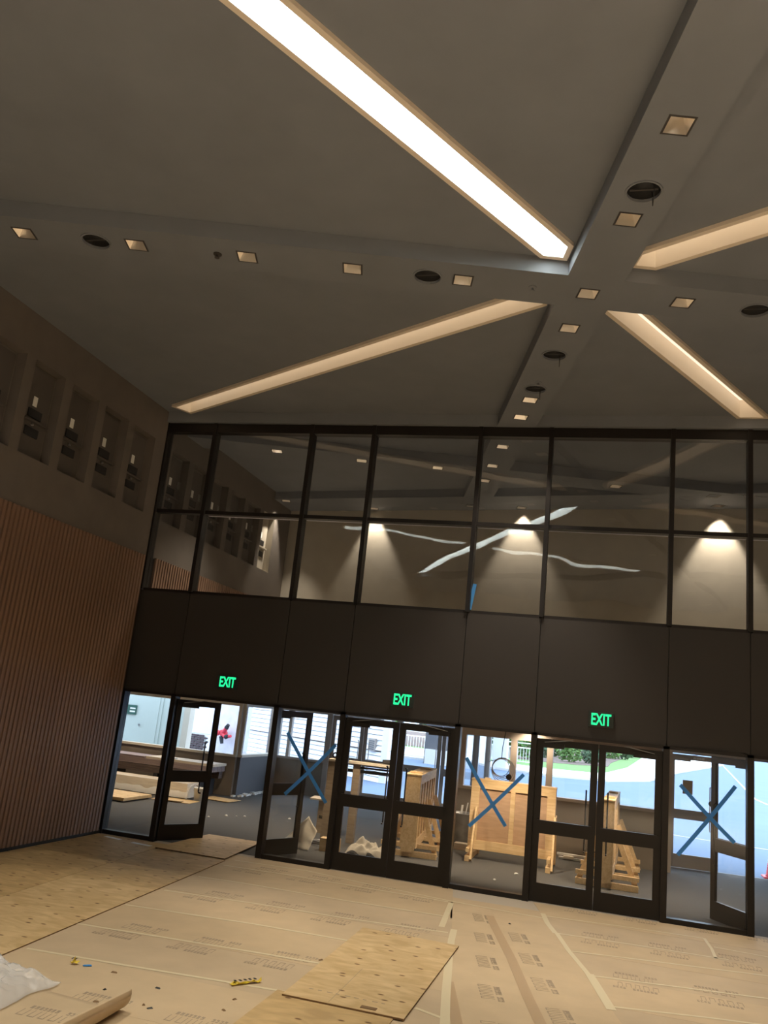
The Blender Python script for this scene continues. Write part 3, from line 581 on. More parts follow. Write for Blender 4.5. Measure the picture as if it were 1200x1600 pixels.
for i, (x, y, s_) in enumerate(chips):
    o = MB().add([(-s_/2,-.01,0),(s_/2,-.014,0),(s_*.4,.014,0),(-s_*.5,.012,0),(-s_*.3,0,.012),(s_*.3,.002,.010)],[(3,2,1,0),(0,1,5,4),(1,2,5),(2,3,4,5),(3,0,4)]).build('debris_chip','plye' if i%3 else 'black')
    o.location = (x,y,.0045); o.rotation_euler = (0,0,i*1.3); tag(o,'tiny dark splinter of debris lying on the floor paper','debris','dark debris chips')
# clear film heap and curled paper end
def sheet(name, m, f, nu, nv, thick, lab, cat, smooth=True):
    vs = [f(i/(nu-1),j/(nv-1)) for i in range(nu) for j in range(nv)]; k = len(vs); vs += [(x,y,z+thick) for x,y,z in vs]; fs = []
    for i in range(nu-1):
        for j in range(nv-1):
            a = i*nv+j; fs += [(a,a+1,a+nv+1,a+nv),(a+k,a+nv+k,a+nv+1+k,a+1+k)]
    for i in range(nu-1): a = i*nv; fs += [(a,a+nv,a+nv+k,a+k)]; a += nv-1; fs += [(a,a+k,a+nv+k,a+nv)]
    for j in range(nv-1): fs += [(j,j+k,j+1+k,j+1)]; a = (nu-1)*nv+j; fs += [(a,a+1,a+1+k,a+k)]
    o = MB().add(vs,fs).build(name,m,smooth=smooth); return tag(o,lab,cat)
from mathutils import noise as NZ
def film(u, v):
    x = -5.75+u*1.42; y = 6.02+v*1.12-.22*u; d = max(0,1-((u-.36)/.64)**2)*max(0,1-((v-.46)/.54)**2)
    rid = abs(NZ.noise(Vector((x*2.3,y*2.3,1))))*.9+abs(NZ.noise(Vector((x*7+y*4,y*5,4))))*.5-.34*abs(NZ.noise(Vector((x*15-y*9,y*8+x*5,6))))
    return (x+.05*NZ.noise(Vector((x*3,y*3,9))), y+.10*NZ.noise(Vector((x*3,y*3,2))), .021+d**.7*(.17+.30*rid)+.010*rid)
sheet('plastic_film','film',film,80,64,.0015,'crumpled heap of clear plastic film by the plywood walkway','plastic film')
def curl(u, v):                                # loose paper piece whose end curls up
    r_ = .17-.05*u; st_ = 1.36; arc = r_*1.95; L_ = st_*v/.7 if v < .7 else st_+arc*(v-.7)/.3
    y = 5.25+u*(1.52-.10*min(L_,st_)/st_)
    if v < .7: return (-5.00+L_, y, .0065)
    a = (L_-st_)/r_
    return (-3.64+r_*math.sin(a), y, .0065+r_*(1-math.cos(a)))
cp_ = sheet('curled_paper','paper2',curl,20,61,.0015,'loose brown paper piece with its end curling up off the floor','floor paper')
mark(cp_,-4.02,6.30,.0085,math.pi+.05)
# ------------------------------------------------------------------ vestibule shell
YO = 19.6                                     # outer glazing line
MB().prism([(x,y+.02) for x,y in VOUT],2.62,2.95).build('ceiling_vestibule','vceil',label='low pale ceiling of the vestibule',category='ceiling',**ST)
MB().box(XL-.25,XL-.01,YG-.05,YG+.1,0,2.62).build('wall_stub','kneeb',label='dark stub wall beside the first sidelight',category='wall',**ST)
MB().box(-16,-15.7,YG,21.2,0,2.62).build('wall_vestibule_end','knee',label='brown end wall of the vestibule',category='wall',**ST)
MB().box(-15.7,XL-.2,YG-.1,YG+.1,0,2.62).build('wall_vestibule_side','knee',label='brown inner wall of the vestibule beside the hall',category='wall',**ST)
MB().box(5.6,6,YG,YO,0,2.62).build('wall_vestibule_far','knee',label='brown far wall of the vestibule',category='wall',**ST)
def outer_wall(name, p, q, sill, head, posts, kw, fm, lab, pw=.09, top=2.62):
    """knee wall with framed panes from p to q (plan points); posts are fractions along it"""
    p, q = Vector((*p,0)), Vector((*q,0)); d = q-p; L_ = d.length; t = empty(name,tuple(p),math.atan2(d.y,d.x),label=lab,cat='window',kind='structure')
    if sill > .1: MB().box(0,L_,-.10,.10,0,sill-.03).build('knee_wall',kw,t); MB().box(0,L_,-.01,.0,.0,.0)
    MB().box(0,L_,-.13,.11,sill-.03,sill+.03).build('sill',fm,t); MB().box(0,L_,-.08,.08,head,top).build('head',fm,t)
    xs = [f_*L_ for f_ in posts]
    for x in xs: MB().box(x-pw/2,x+pw/2,-.08,.08,sill+.03,head).build('mullion',fm,t)
    for a, b in zip(xs,xs[1:]): MB().box(a+pw/2,b-pw/2,-.005,.005,sill+.03,head).build('pane','gl_out',t)
    return t
outer_wall('window_7',(-13.4,21.2),(-9.22,21.2),1.0,2.27,[.01,.50,.525,.988],'knee','wframe','brown knee wall with cream framed panes beyond the open door')
outer_wall('window_8',(-9.22,21.2),(-9.22,23.7),1.0,2.27,[.03,.97],'kneeb','wframe','slate knee wall returning beside the open doorway')
outer_wall('window_9',(-9.4,23.7),(-7.55,23.7),.96,2.27,[.02,.16,.35,.97],'knee','frame','brown knee wall behind the blue cross near the white sheet')
outer_wall('window_10',(-2.97,18.75),(-2.97,23.7),.12,2.27,[.01,.5,.99],'knee','grey','glazed side return behind the leaning crate')
outer_wall('window_11',(-2.95,18.75),(1.30,18.75),1.13,2.22,[.012,.27,.45,.70,.985],'knee','frame','brown knee wall with taupe framed panes behind the crates',.13)
t = empty('trim_2',label='taupe frame around the outer doors',cat='door frame',kind='structure')
for x0,x1,y in ((1.28,1.42,18.75),(1.28,1.42,YO),(3.42,3.54,YO),(5.4,5.6,YO),(-7.6,-7.46,23.6),(-5.55,-5.40,23.6),(-3.10,-2.9,23.6)): MB().box(x0,x1,y-.08,y+.08,0,2.62).build('post','frame',t)
for x0,x1,y in ((1.42,3.42,YO),(3.54,5.4,YO),(-7.46,-5.55,23.6),(-5.4,-3.1,23.6)): MB().box(x0,x1,y-.08,y+.08,2.30,2.62).build('head','frame',t)
d8 = leaf('door_8','closed taupe outer door behind the last blue cross',1.43,.98,0,1,'frame',zt=2.28,y=YO,g='gl_out',push=False)
leaf('door_9','taupe outer door swung open to the outside, mostly out of view',3.41,.98,R(-95),-1,'frame',zt=2.28,y=YO,g='gl_out',push=False)
leaf('door_10','taupe outer door leaf behind the wooden rack',-7.45,.94,0,1,'frame',zt=2.28,y=23.6,g='gl_out',push=False)
leaf('door_11','taupe outer door leaf beside the siding view',-5.56,.94,0,-1,'frame',zt=2.28,y=23.6,g='gl_out',push=False)
leaf('door_12','taupe outer door leaf left of the railing view',-5.39,1.13,0,1,'frame',zt=2.28,y=23.6,g='gl_out',push=False)
leaf('door_13','taupe outer door leaf with the railing view',-3.11,1.13,0,-1,'frame',zt=2.28,y=23.6,g='gl_out',push=False)
tag(MB().box(-.10,.10,-.004,.004,-.14,.14).build('paper_notice','stain'),'brownish paper notice stuck on the closed outer door','notice').location = (1.80,YO-.012,1.62)
tag(MB().lathe([(.055,0),(.055,.006)],18).build('round_decal','black'),'dark round decal on the closed outer door','decal').location = (2.27,YO-.012,1.34)
bpy.data.objects['round_decal'].rotation_euler = (R(90),0,0)
m = MB(); [m.box(-.11+.032*k,-.088+.032*k,-.003,0,-.022,.022) for k in range(7)]
tag(m.build('door_lettering','white'),'row of small white characters on the closed outer door','lettering').location = (2.02,YO-.024,2.225)
def vlamp(x, y, p): lamp('vestibule_lamp','SPOT',(x,y,2.58),p,(1,.80,.56),None,(1.75 if y < 16 else 2.3),.6,.12,(R(15) if y < 16 else 0,0,0))
for x, y, k in ((-11.2,17.5,1),(-8.3,18.2,1),(-5.6,16.8,.8),(-3.9,15.5,1.0),(-1.5,15.6,1.5),(.6,15.4,1.2),(-1.4,18.4,.8),(2.4,16.6,.5),(-12,20.4,.7)): vlamp(x,y,VEST_W*k)

# ------------------------------------------------------------------ vestibule contents
def crate(lab, loc, rz, L_, T=.24, z0=.17, z1=1.45, ribs=4, brace=(-.42,0,.42), reach=.52, mid=True):
    t = empty('wooden_crate',(*loc,0),rz,label=lab,cat='crate',group='flat wooden shipping crates on braced feet'); h = L_/2; y = T/2; bv = .004
    MB().box(-h+.02,h-.02,-y+.03,y-.03,z0+.03,z1-.03).build('plywood_panel','panel',t)
    for z in (z1-.17,z0): 
        for s in (-1,1): MB().box(-h,h,s*y-(.025 if s>0 else 0),s*y+(0 if s>0 else .025),z,z+.17).build('rail','pine',t,bevel=bv)
    for x in (-h,h-.16):
        for s in (-1,1): MB().box(x,x+.16,s*y-(.025 if s>0 else 0),s*y+(0 if s>0 else .025),z0+.171,z1-.171).build('stile','pine',t,bevel=bv)
    for s in (-1,1): MB().box(s*h-(.02 if s>0 else -.0),s*h+(.0 if s>0 else .02),-y+.026,y-.026,.10,z1-.02).build('end_board','pine',t)
    for k in range(1,ribs):
        x = -h+L_*k/ribs
        for s in (-1,1): MB().box(x-.045,x+.045,s*y-(.025 if s>0 else 0),s*y+(0 if s>0 else .025),z0+.171,z1-.171).build('stile','pine',t,bevel=bv)
    MB().box(-h-.005,h+.005,-y-.005,y+.005,z1-.02,z1+.002).build('top_board','pine',t)
    for f_ in (-.32,.22): MB().box(f_*L_-.05,f_*L_+.05,-y*.8,y*.8,z1+.002,z1+.03).build('cleat','pine',t,bevel=bv)
    for f_ in brace:
        x = f_*L_
        MB().box(x-.045,x+.045,-reach,reach,0,.10).build('foot','pine',t,bevel=bv)
        for s in (-1,1):
            MB().bar((x+.065,s*(reach-.03),.03),(x+.065,s*(y+.02),.92),.09,.035,(1,0,0)).build('brace','pine',t)
            MB().box(x-.03,x+.03,min(s*y,s*reach),max(s*y,s*reach),.16,.23).build('crosspiece','pine',t)
    return t
c1 = crate('big wooden crate standing broadside behind the crossed sidelight',(-1.58,16.92),R(0),1.60,.26,ribs=2,brace=(-.46,.46),reach=.55)
c2 = crate('long wooden crate seen end-on behind the middle closed doors',(-3.42,17.05),R(90+4.6),2.60,.30,ribs=6)
c3 = crate('narrow wooden crate seen end-on behind the far closed doors',(.235,16.95),R(90-3.0),2.75,.20,z1=1.44,ribs=6)
# open wooden rack, dark rails
t = empty('wooden_rack',(-4.65,16.5,0),R(3),label='open wooden rack with pale top board behind the middle doors',cat='rack')
MB().box(-.52,.86,-.16,.16,1.47,1.51).build('top_board','pale',t)
for x in (-.47,.04,.80): MB().box(x-.07,x+.07,-.08,.08,0,1.47).build('leg','board' if x < .5 else 'kneeb',t)
MB().box(.11,.73,-.03,.03,1.30,1.36).build('rail','dark',t); MB().box(.11,.73,-.03,.03,1.385,1.42).build('rail','dark',t); MB().box(-.40,-.03,-.03,.03,1.30,1.36).build('rail','dark',t)
t = empty('power_tool',(-3.98,16.53,1.512),R(20),label='dark power tool lying on the pale top of the rack',cat='tool'); MB().tube([(-.14,0,.05),(.06,0,.055),(.10,0,.06)],[.04,.05,.03],10).build('body','dark',t); MB().bar((.02,0,.02),(.06,.0,.105),.05,.04).build('handle','black',t)
t = empty('tape_roll',(-5.08,16.48,1.512),0,label='small dark roll standing on the rack end',cat='roll'); MB().tube([(.05*math.cos(a*.4),0,.065+.05*math.sin(a*.4)) for a in range(16)],.014,6,True).build('ring','dark',t)
# side table with white top
t = empty('side_table',(-5.42,17.35,0),R(8),label='brown box stand with a pale board on top behind the crossed sidelight',cat='stand')
MB().box(-.14,.14,-.2,.2,0,.63).build('box','board',t,bevel=.006); MB().box(-.32,.34,-.26,.26,.63,.66).build('top_board','pale',t); MB().box(-.10,.10,-.206,-.2,.28,.34).build('handle_hole','black',t)
t = empty('hose_coil',(-4.95,15.75,0),label='grey hose loops on the carpet by the box stand',cat='hose')
MB().tube([( .20*math.cos(a*.26)+.01*a*.1,.15*math.sin(a*.26),.02+.0012*a) for a in range(46)],.019,8).build('loop','grey',t)
t = empty('wood_block',(-4.62,15.25,0),R(5),label='short pale wooden block on the carpet behind the middle doors',cat='block'); MB().box(-.17,.17,-.11,.11,0,.20).build('body','pine',t,bevel=.004); MB().box(-.17,.17,-.11,.11,.2,.22).build('top','pine',t,bevel=.003)
def wedge(u, v):
    x = -.42+u*.72; k = 1-abs(u-.72)/.74
    return (x, -.30*v+.05*NZ.noise(Vector((u*5,v*3,2))), .01+max(0,k)**1.2*.52*(1-v)**1.1+.015*abs(NZ.noise(Vector((u*9,v*6,1)))))
o = sheet('white_sheet','cloth',wedge,30,14,.004,'pale canvas sheet propped up behind the swung-back door','sheet'); o.location = (-5.18,15.25,0); o.rotation_euler = (0,0,R(-5))
def tarp(u, v):
    d = max(0,1-(2*u-1)**2)*max(0,1-(2*v-1)**2); f_ = abs(NZ.noise(Vector((u*4,v*4,7))))*1.2+abs(NZ.noise(Vector((u*9,v*2,3))))*.5
    return (-.36+.72*u+.05*NZ.noise(Vector((u*4,v*4,1))), -.24+.48*v, .01+d**.6*(.15+.15*f_))
o = sheet('folded_tarp','cloth',tarp,36,26,.012,'heap of folded canvas tarp behind the middle closed door','tarp'); o.location = (-3.93,15.25,0)
for i, (x, y, w_) in enumerate([(-4.05,14.93,.30),(-3.70,14.92,.28)]):
    def fold(u, v, w_=w_): return (-w_/2+w_*u, .10*v-.05, .012+.055*(1+math.sin(u*5+i))*.8*(1-abs(2*v-1)*.5))
    o = sheet('dark_cloth','dark',fold,20,8,.03,['black cloth fold sticking out below the canvas tarp','second black cloth roll in front of the canvas tarp'][i],'cloth'); o.location = (x,y,0)
# cable coil hanging in front of the outer panes
t = empty('cable_coil',(-1.95,17.75,1.66),label='grey cable coil hanging from the ceiling above the big crate',cat='cable')
for k in range(5):
    r_ = .17+.018*k; MB().tube([(r_*math.cos(a*.29)+.012*k,.02*k+.02*math.sin(a*.9+k),r_*math.sin(a*.29)-.008*k*k*.5) for a in range(22)],.008,6,True).build('loop','grey',t)
MB().tube([(0,0,.17),(.01,.01,.4),(.05,0,.7),(.06,0,.96)],.008,6).build('hanging_cable','black',t)
MB().tube([(-.04,0,.17),(-.16,-.03,.12),(-.28,-.02,.08)],.006,5).build('loose_end','grey',t)
MB().lathe([(.0,-.012),(.055,-.012),(.06,0),(.055,.012),(0,.012)],16,(0,0,0)).build('plug','dark',t).location = (.17,0,-.17)
bpy.data.objects['plug'].rotation_euler = (R(90),0,0)
# bin with offcuts
t = empty('metal_bin',(-2.72,18.25,0),label='galvanised bin with white offcuts left of the big crate',cat='bin')
MB().lathe([(.02,.02),(.20,.02),(.205,.03),(.27,.62),(.285,.64),(.275,.65),(.25,.63),(.19,.05),(.02,.04)],24).build('body','galv',t,smooth=True)
for k in range(4): MB().bar((.05*k-.08,.02*k,.1),(.10*k-.02,.06*k-.05,.80+.05*k),.05,.012).build('offcut','white',t)
tag(MB().box(-.22,.22,-.12,.12,0,.12).build('cardboard_lid','pale'),'pale cardboard lid leaning by the galvanised bin','lid').location = (-2.55,17.75,0)
# material stack at the knee wall
t = empty('plywood_stack',(-10.5,17.95,0),label='low stack of golden plywood sheets behind the first sidelight',cat='stack')
for k in range(3): MB().box(-1.5,.42,-.62+.01*k,.62-.01*k,.03+.022*k,.05+.022*k).build('sheet','ply' if k==2 else 'plyg',t)
for x in (-1.3,-.5,.3): MB().box(x-.05,x+.05,-.6,.6,0,.03).build('batten','black',t)
def wrap(u, v):
    a = v*math.pi; return (-1.55+u*2.95, -.34+.68*v+.03*NZ.noise(Vector((u*9,v*5,1))), .02+.30*math.sin(a)**.35+.05*abs(NZ.noise(Vector((u*12,v*6,3)))))
t = empty('wrapped_bundle',(-10.9,19.55,0),label='plastic wrapped bundle on the carpet under the dark planks',cat='bundle')
MB().box(-1.5,1.35,-.30,.30,.02,.36).build('core','pale',t); o = sheet('wrap','film',wrap,50,16,.002,None,None); o.parent = t
t = empty('plank_stack',(-10.9,20.5,0),label='stack of dark planks with reddish ends against the knee wall',cat='stack')
for x in (-1.4,0,1.2): MB().box(x-.06,x+.06,-.42,.42,0,.42).build('support','dark',t)
for k in range(3):
    for j in range(4): MB().box(-1.9+.05*k,1.45-.35*((k*3+j)%3),-.44+.22*j,-.235+.22*j,.42+.058*k,.474+.058*k).build('plank','dwood',t)
t = empty('board_stack',(-10.9,20.5,.60),label='mauve and cream boards lying on top of the dark planks',cat='stack')
for j in range(4): MB().box(-1.8,1.5,-.44+.22*j,-.235+.22*j,0,.14).build('board','mauve',t)
MB().box(-.35,1.55,-.40,.38,.14,.20).build('board','pale',t); MB().box(-1.8,-.40,-.40,.38,.14,.185).build('board','mauve',t)
m = MB(); [m.box(.05+.14*k,.15+.14*k,-.3,-.18,.2,.23) for k in range(3)]; m.build('offcuts','white',t)
t = empty('white_bucket',(-9.25,19.35,0),label='white bucket at the end of the wrapped bundle',cat='bucket'); MB().lathe([(.02,0),(.12,0),(.15,.28),(.158,.285),(.158,.30),(.14,.30),(.115,.02),(.02,.02)],22).build('body','white',t,smooth=True); MB().tube([(.15*math.cos(a*.3),.15*math.sin(a*.3)*.3-.1,.26-.06*math.sin(a*.3)) for a in range(11)],.004,5).build('handle','grey',t)
for i, (x, y, w_, d_, rz, l) in enumerate([(-9.60,18.85,.95,.62,3,'flat golden board lying on the carpet behind the open door'),(-9.00,20.05,.80,.60,-6,'second flat golden board near the slate wall corner'),(-9.55,18.62,.45,.28,14,'small golden board overlapping toward the door')]):
    o = MB().box(-w_/2,w_/2,-d_/2,d_/2,0,.012).build('flat_board','ply'); o.location = (x,y,.013*i); o.rotation_euler = (0,0,R(rz)); tag(o,l,'board')
rr = random.Random(2)
def lump(name, m, loc, s_, lab, cat, g):
    v = [(math.cos(a*1.26)*s_*rr.uniform(.7,1.1),math.sin(a*1.26)*s_*rr.uniform(.6,1),z) for z in (0,s_*.5) for a in range(5)]+[(0,0,s_*.8)]
    o = MB().add(v,[(4,3,2,1,0)]+[(i,(i+1)%5,(i+1)%5+5,i+5) for i in range(5)]+[(i+5,(i+1)%5+5,10) for i in range(5)]).build(name,m); o.location = loc; return tag(o,lab,cat,g)
for x, y in [(-7.72,17.6),(-7.55,17.75),(-7.42,17.9),(-7.9,17.1),(-6.6,18.5),(-1.35,15.75),(-1.05,15.1),(-1.62,14.9),(-1.15,15.5)]:
    lump('plaster_crumb','white',(x,y,0),rr.uniform(.022,.04),'white plaster crumb lying on the grey carpet','crumb','plaster crumbs on the carpet')
m = MB()
for k in range(60):
    f_ = rr.random(); x = -9.05+rr.gauss(.03,.05); y = 21.0+f_*2.6; s_ = rr.uniform(.015,.05); m.box(x-s_,x+s_,y-s_*1.3,y+s_*1.3,0,s_)
tag(m.build('plaster_rubble','white'),'line of plaster rubble along the slate wall base','rubble',kind='stuff')
for i,(x0,y0,x1,y1,z) in enumerate([(-.75,18.50,-.02,18.44,.02),(-.78,18.42,-.02,18.34,.10)]):
    o = MB().bar((x0,y0,z),(x1,y1,z),.07,.04).build('white_batten','white'); tag(o,['white batten lying lowest at the knee wall behind the doors','white batten leaning above the other at the knee wall'][i],'batten')
tag(MB().bar((-.55,18.40,.042),(-.55,18.40,.08),.2,.2).build('batten_rest','pale'),'pale block holding up the white battens','block')

# ------------------------------------------------------------------ outside
MB().box(-160,170,15,260,-.3,-.06).build('ground','asphalt',label='pale asphalt drive outside the vestibule',category='ground',**ST)
def patch(name, m, poly, z, lab, cat): return tag(MB().prism(poly,-.1,z).build(name,m),lab,cat,kind='structure')
patch('sidewalk','concrete',[(-30,YO+.1),(8,YO+.1),(8,20.0),(-3,20.0),(-3,25.5),(-30,25.5)],-.03,'concrete apron right outside the outer doors','pavement')
patch('lawn','grass',[(-40,62),(-8,58.5),(-3.2,58),(-.5,59),(.5,62.5),(2.2,77),(6.2,135),(4,200),(-40,200)],.05,'green lawn across the drive','lawn')
patch('curb','concrete',[(-40,54),(-5,51),(-2.7,50),(.45,52),(3.06,58.3),(6.5,80),(18,140),(12,200),(4,200),(6.2,135),(2.2,77),(.5,62.5),(-.5,59),(-3.2,58),(-8,58.5),(-40,62)],.06,'pale concrete curb and sweeping walk edging the lawn','curb')
patch('mulch_bed','mulch',[(-30,72),(-4.6,68),(-1.8,70),(.6,74),(.9,84),(2.8,112),(2,150),(-30,150)],.08,'brown mulch bed with shrubs behind the lawn','flower bed')
for i, pts_ in enumerate([[(17.6,138),(9.57,63.8),(8.34,52.3),(8.26,48)],[(8.5,47.5),(12,44)],[(-1,27.5),(4,26.2),(9,25.2)]]):
    o = MB().strip(pts_,.12 if i<2 else .07,-.058,-.05).build('lane_line','white'); tag(o,['white painted line curving away across the drive','white painted line turning at the near end','thin white line on the drive near the doors'][i],'road marking')
def shrub(lab, loc, r_, hgt, m='leaf', n=260, g='shrubs beyond the lawn', cat='shrub'):
    t = empty('shrub',(*loc,.05),rr.uniform(0,6),label=lab,cat=cat,group=g); b = MB()
    for _ in range(n):
        a, e = rr.uniform(0,6.283), math.asin(rr.uniform(-.95,1)); q = rr.uniform(.55,1.0)
        c = Vector((r_*q*math.cos(a)*math.cos(e),r_*q*math.sin(a)*math.cos(e),hgt*.48+hgt*.5*q*math.sin(e))); s_ = r_*rr.uniform(.10,.2)
        u = Vector((rr.gauss(0,1),rr.gauss(0,1),rr.gauss(0,.6))).normalized(); w_ = u.cross(Vector((rr.gauss(0,1),rr.gauss(0,1),rr.gauss(0,1)))).normalized()
        b.add([c-u*s_,c+w_*s_*.6,c+u*s_,c-w_*s_*.6],[(0,1,2,3)])
    b.build('foliage',m,t); MB().tube([(0,0,-.05),(0,0,hgt*.6)],[r_*.05,r_*.03],6).build('stem','bark',t)
SH = [('bright round shrub beside the taupe mullion',(-2.5,74),1.1,1.5,'leaf'),('tall bright shrub behind the round one',(-3.6,84),1.6,2.4,'leaf'),('grey green shrub at the near end of the bed',(-.8,76),.9,1.0,'leafd'),
 ('shrub seen through the pane above the big crate',(-5.6,70),1.2,1.9,'leaf'),('dark shrub far back over the lawn',(2.0,104),1.6,1.5,'leafd'),('second dark shrub far back over the lawn',(3.6,118),1.9,1.7,'leafd'),('pale shrub at the far corner of the lawn',(.9,100),1.3,1.2,'leaf'),
 ('broad dark shrub closing the bed',(-1.2,92),2.2,2.6,'leafd'),('low shrub between the tall ones',(-4.8,78),1.0,1.0,'leafd')]
for l, p, r_, h_, m_ in SH: shrub(l,p,r_,h_,m_)
for i, (x, y, r_, h_) in enumerate([(-20,72,3,4.5),(-14.5,84,3,5),(-10.6,74,2.8,4.2),(-26,84,3.5,5.5),(-8,96,4,4.5)]):
    shrub(['dense tree','tall tree','leafy tree','big tree','far tree'][i]+' behind the white railing, '+['second from one end','in the middle','nearest the pier','at the building end','farthest away'][i],(x,y),r_,h_,'leafd' if i%2 else 'leaf',420,'trees behind the railing','tree')
t = empty('white_railing',(-17,60.4,0),R(5),label='white metal railing with thin pickets above the retaining wall',cat='railing')
MB().box(0,13,-.04,.04,1.05,1.13).build('rail','fence',t); MB().box(0,13,-.04,.04,.12,.18).build('rail','fence',t); MB().box(0,13,-.03,.03,1.38,1.44).build('rail','fence',t)
for k in range(6): MB().box(k*2.6-.05,k*2.6+.05,-.05,.05,-.05,1.5).build('post','fence',t)
pk = MB().box(-.014,.014,-.014,.014,.18,1.05).build('picket','fence',t); pk.location = (.2,0,0)
for k in range(1,64):
    o = pk.copy(); C.objects.link(o); o.parent = t; o.location = (.2+.2*k,0,0)
for i, (a, b, z, mm, l) in enumerate([(58.0,60.2,.28,'concrete','pale retaining wall under the railing'),(52,54.5,.14,'concrete','pale low step in front of the retaining wall')]):
    patch('retaining_wall',mm,[(-22,a+1.6),(-9,a),(-9,b),(-22,b+1.6)],z,l,'wall')
t = empty('sign_pier',(-5.75,51.5,0),label='white square pier standing across the drive',cat='pier'); MB().box(-.42,.42,-.42,.42,-.06,2.2).build('shaft','pinkw',t); MB().box(-.5,.5,-.5,.5,2.2,2.32).build('cap','concrete',t)
t = empty('grey_shed',(-8.1,49.0,0),label='grey walled shed beside the white pier',cat='shed'); MB().box(-1.6,1.6,-.6,2,-.06,2.7).build('wall','kneeb',t); MB().box(-1.8,1.8,-.8,2.2,2.7,2.85).build('roof','concrete',t); MB().box(-1.5,1.5,-.9,-.6,-.06,.75).build('plinth','concrete',t)
# building with pale siding
def siding_face(t, p, q, z0, z1, st, m='siding', name='siding'):
    p, q = Vector((*p,0)), Vector((*q,0)); d = (q-p).normalized(); nrm = Vector((d.y,-d.x,0)); b = MB(); z = z0; k = 0
    while z < z1:
        o_ = .05 if k%6 else .09; gp = .022 if (k+1)%6 else .06
        a0, a1 = p+nrm*o_, q+nrm*o_; b0, b1 = p+nrm*.005, q+nrm*.005
        b.add([a0+Vector((0,0,z)),a1+Vector((0,0,z)),b1+Vector((0,0,z+st-gp)),b0+Vector((0,0,z+st-gp)),b0+Vector((0,0,z)),b1+Vector((0,0,z))],[(0,1,2,3),(4,5,1,0)]); z += st; k += 1
    o = b.build(name,m,t); o['kind'] = 'stuff'
t = empty('siding_building',(0,0,0),label='pale building with lapped siding and a small dark louver',cat='building')
MB().prism([(-7.87,31.66),(-8.42,35.3),(-22.3,46.6),(-22,42.95)],-.1,7.5).build('wall','frame',t)
siding_face(t,(-21.9,42.7),(-7.8,31.5),-.05,7.4,.19); siding_face(t,(-7.8,31.5),(-8.35,35.3),-.05,7.4,.19)
d = Vector((-21.9+7.8,42.7-31.5,0)).normalized(); c = Vector((-7.8,31.5,0))+d*.72
fr = empty('louver_window',(c.x+.0,c.y,0),math.atan2(-d.y,-d.x)); fr.parent = t
lv = MB().box(-.21,.21,-.13,-.02,1.04,1.50).build('louver_frame','frame',t); lv.location = (c.x,c.y,0); lv.rotation_euler = (0,0,math.atan2(-d.y,-d.x))
for k in range(5):
    o = MB().box(-.17,.17,-.15,-.12,1.09+.075*k,1.125+.075*k).build('louver_slat','kneeb',lv)
bpy.data.objects.remove(fr)
MB().box(-.12,.12,-.12,.12,-.05,7.4).build('corner_board','pinkw',t).location = (-7.8,31.5,0)
# wall pieces beyond the cream framed panes
t = empty('mint_wall',(-12.6,23.6,0),label='pale mint outside wall with a door beyond the first sidelight',cat='building')
MB().box(-3.2,.45,0,.2,-.06,3.6).build('wall','mint',t); MB().box(.45,.65,-.05,.25,-.06,3.6).build('corner_post','wframe',t)
MB().box(-1.75,-.30,-.03,0,0,2.35).build('door_frame','mint',t); dr = MB().box(-1.65,-.40,-.045,-.031,.02,2.25).build('door','mint',t)
kb = MB().lathe([(.02,0),(.035,.03),(.02,.06)],12).build('knob','grey',dr); kb.location = (-.98,-.045,1.38); kb.rotation_euler = (R(90),0,0)
t = empty('green_plaque',(-13.98,23.53,1.80),label='dark green plaque with two pale lines beside the mint door',cat='sign'); MB().box(-.15,.24,-.01,.01,-.14,.14).build('plate','signg',t)
for z in (-.05,.04): MB().box(.02,.20,-.014,-.01,z-.022,z+.022).build('line','white',t)
t = empty('brick_pier',(-13.0,27.6,0),R(-4),label='white pier on a purple brick base behind the open door',cat='building')
MB().box(-1.4,.02,-.5,-.12,1.17,6).build('shaft','pinkw',t); 
bm_ = MB().box(-1.42,.04,-.54,-.10,-.06,1.16).build('core','siding',t)
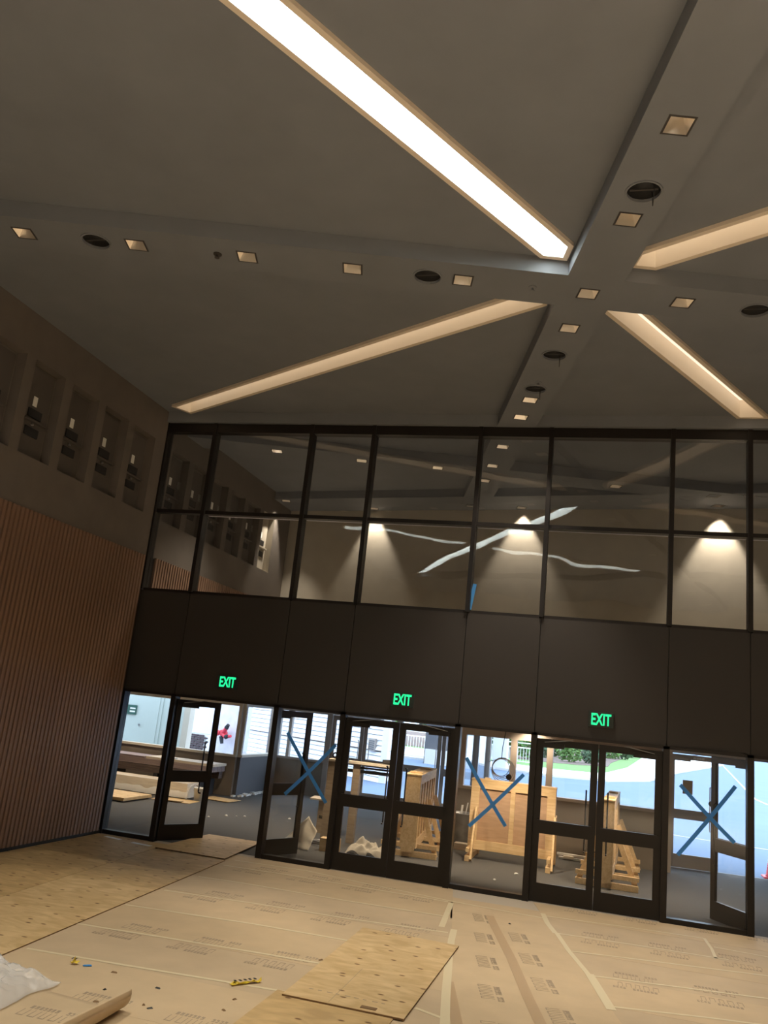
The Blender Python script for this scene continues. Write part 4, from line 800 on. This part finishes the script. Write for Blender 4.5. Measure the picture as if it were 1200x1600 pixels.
bk = MB().box(-.105,.105,-.05,.05,-.028,.028).build('brick','brick',bm_); bk.data.materials[0] = mat('dark_purple_brick',(.085,.055,.06),.85,var=.3,scale=2); bk.location = (-1.30,-.545,1.10)
for r_ in range(9):
    for k in range(8):
        if r_ == 0 and k == 0: continue
        x = -1.30+.232*k+(.116 if r_%2 else 0)
        if x > -.02: continue
        o = bk.copy(); C.objects.link(o); o.parent = bm_; o.location = (x,-.545,1.10-.073*r_)
t = empty('stucco_wall',(-11.5,29.4,0),R(-6),label='lilac grey rendered wall beyond the open doorway',cat='building'); MB().box(-3,-1.15,0,.3,-.06,6).build('wall','stucco',t); MB().box(-3,-1.15,-.06,0,-.06,.25).build('plinth','concrete',t)
t = empty('fire_connection',(-13.46,29.50,1.14),R(-6),label='red fire hose connection with dark capped outlets on the lilac wall',cat='hydrant')
MB().tube([(.0,.0,.0),(0,-.18,.02),(.0,-.26,.03)],[.13,.12,.10],12).build('body','red',t); MB().tube([(-.10,-.22,.0),(-.30,-.28,.06)],[.10,.085],10).build('outlet','red',t); MB().tube([(.08,-.22,.05),(.22,-.30,.22)],[.085,.075],10).build('outlet','red',t); MB().tube([(.06,-.22,-.02),(.24,-.30,-.10)],[.075,.07],10).build('outlet','red',t)
for p, q in (((.22,-.30,.22),(.31,-.34,.34)),((.24,-.30,-.10),(.35,-.33,-.06)),((.02,-.24,-.10),(.10,-.27,-.34))): MB().tube([p,q],[.085,.06],10).build('cap','dark',t)
MB().tube([(.38,-.33,-.06),(.48,-.34,-.05)],[.06,.05],8).build('plug','red',t)
for i, (x, y) in enumerate([(-13.0,29.3),(-12.7,29.25),(-12.9,29.0)]): lump('stone','mulch',(x,y,1.02 if False else -.03),.12,'dark stone lying under the red hose connection','stone','stones at the lilac wall')
t = empty('traffic_cone',(3.55,20.2,-.03),label='red traffic cone outside the open outer door',cat='cone')
MB().box(-.19,.19,-.19,.19,0,.035).build('base','cone',t,bevel=.01); MB().lathe([(.135,.035),(.125,.06),(.035,.70),(.02,.71),(.0,.71)],20).build('body','cone',t,smooth=True); MB().lathe([(.098,.30),(.100,.30),(.077,.44),(.075,.44)],20).build('reflective_band','white',t)
